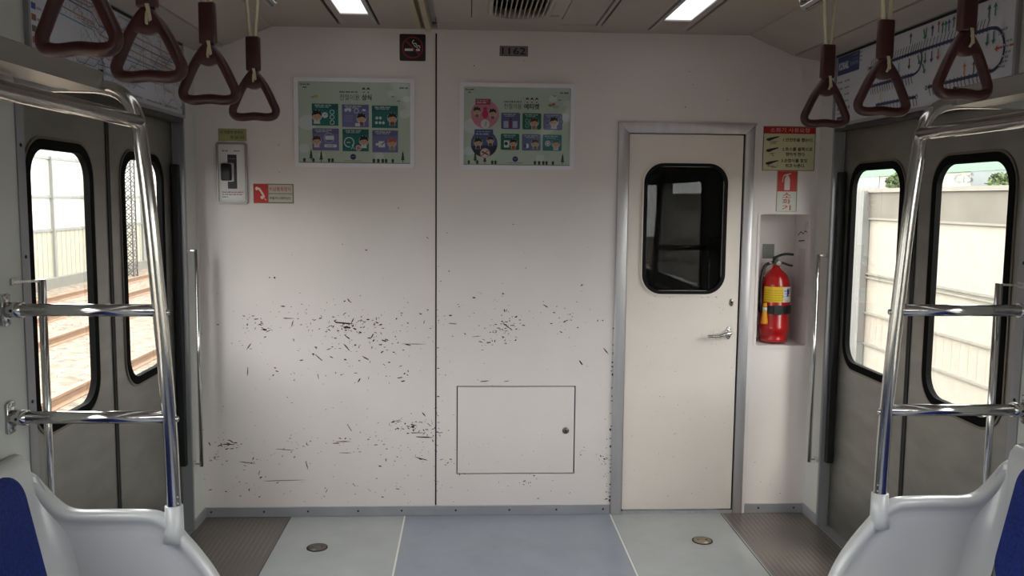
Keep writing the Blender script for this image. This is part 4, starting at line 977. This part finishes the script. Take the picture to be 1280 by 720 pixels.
# slim vertical handrails beside the doors
def slim(name,label,x,y,z0,z1,s,r,arm):
    t=empty(name,(x,y,z0),label,'handrail','slim upright handrails beside the doors')
    b=MB();b.cyl((x,y,z0),(x,y,z1),r,CHROME,14);b.build('tube',CHROME,t)
    for z in(z0+.012,z1-.004):
        b=MB();b.box((x,y-.004,z-.003),(s*1.398,y+arm+.004,z+.003),CHROME) if abs(arm)<1e-6 else b.prism([(x-s*.004,y-.006),(s*1.398,y+arm-.010),(s*1.398,y+arm+.012),(x+s*.0,y+.006)],'z',z-.003,z+.003,CHROME)
        b.box((s*1.399,y+arm-.018,z-.009),(s*1.393,y+arm+.018,z+.009),ALU,.002);b.build('bracket',CHROME,t)
for s,top,bot in((-1,(245,312),(252,583)),(1,(1022,318),(1012.5,578))):
    q=bp(*top,0,s*1.365);r_=bp(*bot,0,s*1.365);y=(q.y+r_.y)/2
    slim('slim_handrail','slim upright chrome handrail in the %s corner beside the end wall'%('left' if s<0 else 'right'),s*1.365,y,r_.z,q.z,s,.0085,0)
for s,top,yy in((-1,(52,349),-1.575),(1,(1249,354),-1.53)):
    q=bp(*top,1,yy)
    slim('slim_handrail','slim upright chrome handrail by the near edge of the %s sliding doors'%('left' if s<0 else 'right'),q.x,yy,.30,q.z,s,.0105,-.03 if s<0 else -.01)

# ================================================================= route maps over the doors
for s in(-1,1):
    y0,y1=(-1.475,-.185) if s<0 else (-1.440,-.175)
    z0,z1=1.805,2.098
    t=empty('route_map_panel',(s*W,(y0+y1)/2,z0),'wide white route map of coloured lines over the left doors' if s<0 else 'wide white route map with one dark blue looping line over the right doors','map','route maps over the doors')
    b=MB();b.ring(rrect(y0-.012,z0-.012,y1+.012,z1+.012,.002,2),rrect(y0,z0,y1,z1,.001,2),'x',s*W,s*(W-.014),ALUP)
    b.box((s*W,y0,z1-.008),(s*(W-.012),y1,z1),DARK);b.build('frame',None,t)
    b=MB();b.box((s*W,y0,z0),(s*(W-.005),y1,z1));b.build('sheet',mat('map_sheet',(196,198,208),.35,var=.02),t)
    # print: u runs from image-left to image-right
    if s>0:
        p=Print((W-.0052,y1,z0),(0,-1,0),(0,0,1),(-1,0,0),.0002);Wd=y1-y0;H=z1-z0
        def Q(px,py):
            q=bp(px,py,0,W-.005);return (y1-q.y,q.z-z0)
        NV=(34,34,78)
        a=Q(1047.5,91);c=Q(1075,66);p.rect(.006,H*.70,c[0],H*.965,(30,46,100),r=.004)
        p.text('KORAIL',.018,H*.77,H*.11,(205,210,225),w=c[0]*.45,bold=.03);p.text('Network',c[0]*.58,H*.79,H*.08,(120,135,180),w=c[0]*.36)
        for j in range(4):
            p.line([(.012,H*(.60-.095*j)),(.032,H*(.60-.095*j))],.004,(40,40,60));p.greek(.036,H*(.585-.095*j),.035,.009,(90,90,100));p.greek(.085,H*(.585-.095*j),.05,.009,(100,100,110))
        for j in range(6):p.rect(.02+.022*j,H*.19,.032+.022*j,H*.235,random.choice([(60,60,70),(90,90,100),(50,60,90)]))
        p.rect(.02,H*.06,.07,H*.10,(40,50,90));p.greek(.02,H*.135,.08,.007,(120,130,90));p.greek(.075,H*.07,.04,.007,(120,110,90))
        for j in range(3):p.greek(.155,H*(.92-.055*j),.09,.007,(110,110,130))
        def L(pts,w=.0105,c=NV,k=6):
            P=[Q(*q) for q in pts];P=[(v.x,v.y) for v in smooth([(u,v,0) for u,v in P],k)];p.line(P,w,c);return P
        def ticks(P,step,up,ln=.022,c=(70,70,84)):
            acc=0
            for (a,b_) in zip(P,P[1:]):
                d=math.hypot(b_[0]-a[0],b_[1]-a[1]);acc+=d
                if acc>=step:
                    acc=0;x,y=b_;p.rect(x-.0028,y-.009,x+.0028,y+.009,NV)
                    p.line([(x,y+up*.010),(x+.010,y+up*.010+up*ln)],.0042,c)
        A=L([(1086,86),(1116,75.5),(1152,63),(1205,45.5)],k=40)+L([(1205,45.5),(1238,35.5)],k=20)
        ticks(A,.016,1)
        L([(1238,35.5),(1247,35.5),(1253,42),(1256,56),(1254,70),(1250,80),(1242,88)],k=8)
        B=L([(1242,88),(1220,94),(1180,104),(1160,109)],k=40);ticks(B,.020,-1)
        L([(1152,63),(1152.5,75),(1149,87),(1143,93)],.009)
        C_=L([(1143,93),(1120,99.5),(1088,108.5)],k=40);ticks(C_,.018,-1)
        D_=L([(1095,131.5),(1120,126.5),(1146,121)],k=30);ticks(D_,.022,-1)
        for q in((1086,86),(1158,110),(1146,121),(1088,108.5)):
            u,v=Q(*q);p.circ(u,v,.008,NV);p.circ(u,v,.0045,(200,200,210))
        for (x,y,c) in((1256,56,0),(1254,70,0),(1250,82,0),(1250,42,0)):
            u,v=Q(x,y);p.circ(u,v,.0055,NV);p.circ(u,v,.003,(210,210,215))
            p.greek(u+.010,v+.006,.03,.007,(110,110,120));p.greek(u+.010,v-.008,.024,.007,(120,120,130))
        def arrow(x,y,dx,dy,c,ln=.040,w=.011):
            u,v=Q(x,y);hd=.014
            ax,ay=dx,dy;nx,ny=-ay,ax
            p.line([(u-ax*ln/2,v-ay*ln/2),(u+ax*(ln/2-hd),v+ay*(ln/2-hd))],w*.6,c)
            p.poly([(u+ax*ln/2,v+ay*ln/2),(u+ax*(ln/2-hd)+nx*w,v+ay*(ln/2-hd)+ny*w),(u+ax*(ln/2-hd)-nx*w,v+ay*(ln/2-hd)-ny*w)],c)
        G=(40,120,80);K=(60,56,60);Bl=(50,90,150);R_=(180,80,70);Or=(206,120,60);Ye=(190,180,60)
        for a in((1139,48,0,1,K),(1156,43,.3,-1,G),(1158,42,-.3,-1,G),(1166,38,0,1,(50,56,110)),(1174,33,0,1,(150,90,60)),(1179,34,0,1,G),(1183,33,0,1,(30,110,110)),(1187,31,0,1,Bl),(1193,27,0,1,G),(1237,14,0,1,(30,120,90)),(1245,11,0,1,(30,120,90)),
            (1137,80,0,-1,K),(1149,75,.4,-.8,G),(1157,73,0,-1,G),(1165,71,0,-1,(50,56,110)),(1173,68,0,-1,R_),(1234.5,50,0,-1,(40,110,100)),(1242.5,47,0,-1,(40,110,100)),(1249,60,-1,0,R_),(1268,55,1,0,R_),(1206,86,0,1,Or),(1218,83,0,1,K),(1124,86,0,-1,(100,150,180)),(1101,120,0,-1,Ye),(1155,86,.4,-.8,G),(1201,62,0,-1,R_)):
            d=math.hypot(a[2],a[3]);arrow(a[0],a[1],a[2]/d,a[3]/d,a[4])
        p.build('printed_map',t)
    else:
        p=Print((-W+.0052,y0,z0),(0,1,0),(0,0,1),(1,0,0),.0002);Wd=y1-y0;H=z1-z0
        CS=[(40,120,60),(196,90,60),(90,150,200),(60,70,150),(140,80,60),(90,84,70),(180,90,100),(140,110,90)]
        for j,c in enumerate(CS):p.rect(.022,H*(.90-.105*j),.048,H*(.96-.105*j),c);p.greek(.054,H*(.91-.105*j),.03,.008,(120,120,130))
        rnd=random.Random(3)
        cols=[(160,116,112),(110,116,150),(140,126,120),(110,146,160),(116,116,124),(86,90,116),(134,146,132),(160,150,120)]
        for k,(v,c) in enumerate(((.93,(170,110,104)),(.84,(90,96,130)),(.74,(146,120,112)),(.66,(100,140,156)))):
            p.rect(.16,H*v-.008,.178,H*v+.008,c)
            P=[(.18,H*v),(.32,H*v-.004),(.42,H*(v-.02)),(.47,H*(v-.12)),(.55,H*(v-.13)),(.9,H*(v-.15)),(Wd-.1,H*(v-.16))];p.line(P,.005,c)
            for i in range(30):
                x=.2+.03*i
                if x<.42:p.line([(x,H*v+.004),(x+.006,H*v+.016)],.0022,(110,110,120))
        for k in range(52):
            x=rnd.uniform(.25,Wd-.15);y=rnd.uniform(.06,.9)*H;P=[(x,y)];c=rnd.choice(cols)
            for i in range(rnd.choice((3,4,5))):
                a=rnd.choice((0,0,PI/4,-PI/4,PI/2,-PI/2));l=rnd.uniform(.03,.13);x=min(max(x+l*math.cos(a),.1),Wd-.02);y=min(max(y+l*.6*math.sin(a),.012),H-.02);P.append((x,y))
            p.line(P,.0030,c)
            for (a,b_) in zip(P,P[1:]):
                n_=int(math.hypot(b_[0]-a[0],b_[1]-a[1])/.018)
                for i in range(n_):
                    f_=i/max(1,n_);qx,qy=a[0]+(b_[0]-a[0])*f_,a[1]+(b_[1]-a[1])*f_
                    p.line([(qx,qy+.003),(qx+.005,qy+.012)],.002,(120,120,130))
        for k in range(3):
            x=Wd-.62+.2*k
            p.greek(x,H*.05,.16,.008,(110,110,120))
        p.line([(.45,H*.20),(.62,H*.205),(.85,H*.19)],.004,(120,160,190))
        for i in range(16):p.line([(.46+.022*i,H*.20),(.468+.022*i,H*.24)],.0024,(110,120,130))
        for k in range(4):p.rect(Wd-.03,H*(.08+.22*k),Wd-.018,H*(.12+.22*k),(80,76,84))
        p.build('printed_map',t)

# floor plugs
for i,(px,py) in enumerate(((396.5,683.8),(878,675.2))):
    q=bp(px,py,2,.003)
    b=MB();b.lathe((q.x,q.y,-.001),[(.044,0),(.044,.004),(.041,.0045),(.040,.003),(.001,.003)],mat('plug_rim',(60,54,50),.4,.7),30)
    b.lathe((q.x,q.y,.0015),[(.0385,0),(.0385,.0022),(.001,.0022)],mat('plug_left',(112,104,98),.4,.6) if i==0 else mat('plug_right',(158,144,122),.4,.6),28)
    for a in(-.020,.018):b.lathe((q.x+a,q.y+.004,.0036),[(.0045,0),(.0045,.0006),(.0003,.0006)],BLK,10)
    tag(b.build('floor_plug',None,None,(q.x,q.y,0)),'round dull grey metal plug in the pale floor strip left of the blue strip' if i==0 else 'round tan metal plug in the pale floor strip before the end door','floor plug','round plugs in the floor')

# ================================================================= OUTSIDE
GZ=-1.15
def ballast():
    m=bpy.data.materials.new('ballast');m.use_nodes=True;nt=m.node_tree;N=nt.nodes;L=nt.links;b=N['Principled BSDF'];b.inputs['Roughness'].default_value=.9
    tc=N.new('ShaderNodeTexCoord');v=N.new('ShaderNodeTexVoronoi');v.inputs['Scale'].default_value=9;L.new(tc.outputs['Object'],v.inputs['Vector'])
    rp=N.new('ShaderNodeValToRGB');rp.color_ramp.elements[0].color=(*s2l(dim((150,130,108),.27)),1);rp.color_ramp.elements[1].color=(*s2l(dim((206,186,162),.30)),1)
    sp=N.new('ShaderNodeSeparateColor');L.new(v.outputs['Color'],sp.inputs[0]);L.new(sp.outputs[0],rp.inputs['Fac']);L.new(rp.outputs['Color'],b.inputs['Base Color'])
    bu=N.new('ShaderNodeBump');bu.inputs['Distance'].default_value=.05;bu.inputs['Strength'].default_value=.8;L.new(v.outputs['Distance'],bu.inputs['Height']);L.new(bu.outputs['Normal'],b.inputs['Normal'])
    return m
b=MB();b.box((-90,-60,GZ-.2),(90,140,GZ));struct(b.build('ground',ballast()),'pale track ballast beside the train')
RAIL=mat('rusty_rail',dim((190,146,112),.36),.6,.2,var=.15);SLP=mat('sleeper',dim((176,166,150),.36),.9,var=.1)
RX=[-3.85,-5.29,-7.45,-8.89,-10.35]
GRP='rails of the tracks left of the train'
names=['rusty rail running just left of the train, nearest of all','rusty rail crossing the bottom of the left door windows','rusty rail third from the train, middle of the ballast','rusty rail fourth from the train','rusty rail farthest from the train, next to the noise barrier']
for x,nm in zip(RX,names):
    b=MB();z=GZ
    b.prism([(x-.07,z-.01),(x+.07,z-.01),(x+.07,z+.012),(x+.012,z+.03),(x+.012,z+.10),(x+.036,z+.115),(x+.034,z+.15),(x-.034,z+.15),(x-.036,z+.115),(x-.012,z+.10),(x-.012,z+.03),(x-.07,z+.012)],'y',-20,90)
    tag(b.build('track_rail',RAIL,None,(x,35,z)),nm,'rail',GRP)
# left noise barrier
NBW=mat('barrier_clear_panel',dim((232,230,220),.45),.3);NBF=mat('barrier_fluted_panel',dim((206,200,180),.45),.6);CON=mat('concrete_base',dim((160,156,146),.36),.9,var=.1);POST=mat('barrier_post',dim((176,176,172),.36),.5)
BX=-12.0;t=empty('noise_barrier',(BX,30,GZ),'tall pale noise barrier with glazed upper panes beyond the tracks left of the train','noise barrier')
def bz(y,x,X=BX):return 1.468-(y-249)/(586-x)*(abs(X)-.2)
zf,zc,zt=.48,1.42,2.50
b=MB();b.box((BX-.25,-20,GZ-.1),(BX+.2,90,-.86));b.build('concrete_base',CON,t)
b=MB()
for i in range(640):
    y=-5+i*.145;b.box((BX-.03,y,-.86),(BX+.03+(.010 if i%2 else 0),y+.145,zf))
b.build('fluted_panels',NBF,t)
b=MB();b.box((BX-.02,-20,zf),(BX+.02,90,zt));b.build('clear_panels',NBW,t)
b=MB()
for z in(zf,zc,zt):b.box((BX-.03,-20,z-.04),(BX+.06,90,z+.04))
b.build('horizontal_rails',POST,t)
b=MB()
b.bm.free()
for i in range(2,36):
    y=-6+i*2.3;w=.10 if i%2 else .04;b=MB();b.box((BX-.05,y-w,-.86),(BX+.10,y+w,zt+.05));b.build('post',POST,t)
b=MB();b.prism([(BX-.05,zt),(BX+.03,zt),(BX-.9,zt+.9),(BX-.98,zt+.86)],'y',-20,90);b.build('sloping_top',mat('barrier_top',dim((180,182,178),.36),.5),t)
# lattice mast
px=-11.2;q=bp(162,300,0,px);my=q.y
b=MB();w=.16
for a in(-w,w):
    for c in(-w,w):b.box((px+a-.02,my+c-.02,GZ-.01),(px+a+.02,my+c+.02,8))
for i in range(30):
    z=GZ+.3*i
    for c in(-w,w):
        b.cyl((px-w,my+c,z),(px+w,my+c,z+.3),.014,None,6);b.cyl((px+w,my+c,z),(px-w,my+c,z+.3),.014,None,6)
        b.cyl((px+c,my-w,z),(px+c,my+w,z+.3),.014,None,6)
tag(b.build('lattice_mast',mat('mast_steel',dim((120,118,112),.36),.5,.3),None,(px,my,GZ)),'thin grey lattice mast standing before the noise barrier left of the train','mast')
# right noise barrier
BX2=5.0;k=BX2+.1967
def rz(x,y):return 1.468-(y-249)/(x-586)*k
z1,z2,z3,z4,z5=rz(1120,343),rz(1093,388),rz(1095,428),rz(1095,269),1.62
t=empty('noise_barrier',(BX2,20,GZ),'near noise barrier of broad cream panels with a grey top band right of the train','noise barrier')
b=MB();b.box((BX2,-20,GZ-.1),(BX2+.12,90,z4));b.build('cream_panels',mat('barrier_cream',dim((214,206,190),.45),.6),t)
b=MB();b.box((BX2-.02,-20,z4),(BX2+.14,90,z5));b.build('grey_top_band',mat('barrier_grey',dim((160,150,136),.36),.6,var=.15,scale=2),t)
b=MB()
for z in(z1,z1-.05,z2,z3,z4):b.box((BX2-.03,-20,z-.012),(BX2+.01,90,z+.012))
b.box((BX2-.05,-20,z5-.02),(BX2+.16,90,z5+.03))
b.build('ledges',mat('barrier_ledge',dim((196,190,176),.36),.6),t)
b=MB()
for i in range(420):
    y=-4+i*.16;b.box((BX2-.002,y,z3+.02),(BX2+.002,y+.08,z2-.02))
b.build('ribbed_band',mat('barrier_ribs',dim((210,202,186),.45),.6),t)
b=MB()
b.bm.free()
for y in(7.2,19.2,31.2,-4.8):b=MB();b.box((BX2-.10,y,GZ-.01),(BX2-.01,y+.22,z5));b.build('post',POST,t)
# shop building beyond
t=empty('shop_building',(16,22,GZ),'white and pale green building with large grey letters above the right noise barrier','building')
BD=14.0
b=MB();b.box((BD,-4,GZ-.05),(BD+8,34,6.5));b.build('walls',mat('building_cream',dim((226,226,206),.45),.7),t)
def bq(x,y):return bp(x,y,0,BD-.06)
g0=bq(1232,213);b=MB();b.box((BD-.05,-4,g0.z),(BD+.02,34,6.5));b.build('green_fascia',mat('fascia_green',dim((150,200,160),.45),.6),t)
pp=Print((BD-.06,0,0),(0,-1,0),(0,0,1),(-1,0,0),.001)
for ch,x0,x1,y0,y1 in(('C',1190,1200,228,216),('i',1201,1204,228,218),('S',1205,1214,228,216)):
    a=bq(x0,y0);c=bq(x1,y1);pp.text(ch,-a.y,a.z,abs(c.z-a.z),(120,120,128),w=abs(c.y-a.y),bold=.02)
pp.build('lettering',t)
b=MB()
for i in range(7):
    y=2+4*i;b.box((BD-.02,y,1.9),(BD+.05,y+2.4,2.6))
b.build('windows',mat('building_glass',dim((150,160,160),.36),.2),t)
# trees behind the barrier
LEAF=mat('leaves',dim((130,150,96),.36),.8,var=.3,scale=5);BARK=mat('bark',dim((110,90,70),.36),.9)
def tree(x,y,h,r,label):
    t=empty('roadside_tree',(x,y,GZ),label,'tree','trees beyond the right noise barrier')
    b=MB();b.tube(smooth([(x,y,GZ-.02),(x+.05,y,GZ+h*.3),(x-.03,y+.05,GZ+h*.6)],4),[.12,.118,.114,.11,.1,.09,.085,.08,.075],BARK,8);b.build('trunk',BARK,t)
    b=MB();rnd=random.Random(int(x*7+y))
    for i in range(900):
        u=rnd.gauss(0,1),rnd.gauss(0,1),rnd.gauss(0,1);d=math.sqrt(sum(q*q for q in u))+1e-6;rr=r*rnd.uniform(.4,1)
        c=Vector((x+u[0]/d*rr,y+u[1]/d*rr,GZ+h*.75+u[2]/d*rr*.8));sz=.06
        a=Vector((rnd.gauss(0,1),rnd.gauss(0,1),rnd.gauss(0,1))).normalized()*sz;e=a.cross(Vector((rnd.gauss(0,1),rnd.gauss(0,1),rnd.gauss(0,1)))).normalized()*sz*.7
        b.faces([c-a,c+e,c+a,c-e],[(0,1,2,3)],LEAF)
    b.build('crown',LEAF,t)
q=bp(1255,225,0,13.2);tree(13.2,q.y,4.1,.42,'small leafy tree beyond the barrier, seen at the corner of the nearest right window')
q=bp(1124,222,0,13.2);tree(13.2,q.y,4.3,.42,'small leafy tree beyond the barrier, seen through the farther right door window')

# ================================================================= LIGHT
w=bpy.data.worlds.new('sky');scn.world=w;w.use_nodes=True;nt=w.node_tree;N=nt.nodes;L=nt.links
bg=N['Background'];tc=N.new('ShaderNodeTexCoord');sp=N.new('ShaderNodeSeparateXYZ');L.new(tc.outputs['Generated'],sp.inputs[0])
rp=N.new('ShaderNodeValToRGB');rp.color_ramp.elements[0].position=0;rp.color_ramp.elements[0].color=(1,.985,.985,1);rp.color_ramp.elements[1].position=1;rp.color_ramp.elements[1].color=(.985,.972,1,1)
L.new(sp.outputs['Z'],rp.inputs['Fac']);L.new(rp.outputs['Color'],bg.inputs['Color']);bg.inputs['Strength'].default_value=8
sl=bpy.data.lights.new('sun','SUN');sl.energy=3.5;sl.angle=math.radians(12);sl.color=(1,.94,.84);so=bpy.data.objects.new('sun',sl);COL.objects.link(so);so.rotation_euler=(math.radians(28),math.radians(14),0)
def portal(s,y0,z0,y1,z1):
    l=bpy.data.lights.new('window_portal','AREA');l.shape='RECTANGLE';l.size=y1-y0;l.size_y=z1-z0;l.cycles.is_portal=True
    o=bpy.data.objects.new('window_portal',l);COL.objects.link(o);o.location=(s*1.53,(y0+y1)/2,(z0+z1)/2)
    # -Z of the lamp points into the car
    o.rotation_euler=Matrix(((0,0,s),(1 if s>0 else -1,0,0),(0,1,0))).to_euler()
for s in(-1,1):
    for q in WIN:portal(s,*q)
    portal(s,-1.41,.78,-.95,1.61);portal(s,-.72,.78,-.27,1.61);portal(s,-6.62,.78,-5.5,1.61)
cy=scn.cycles
cy.max_bounces=10;cy.diffuse_bounces=5;cy.glossy_bounces=5;cy.transparent_max_bounces=16;cy.sample_clamp_indirect=6;cy.caustics_reflective=False
cy.use_denoising=True
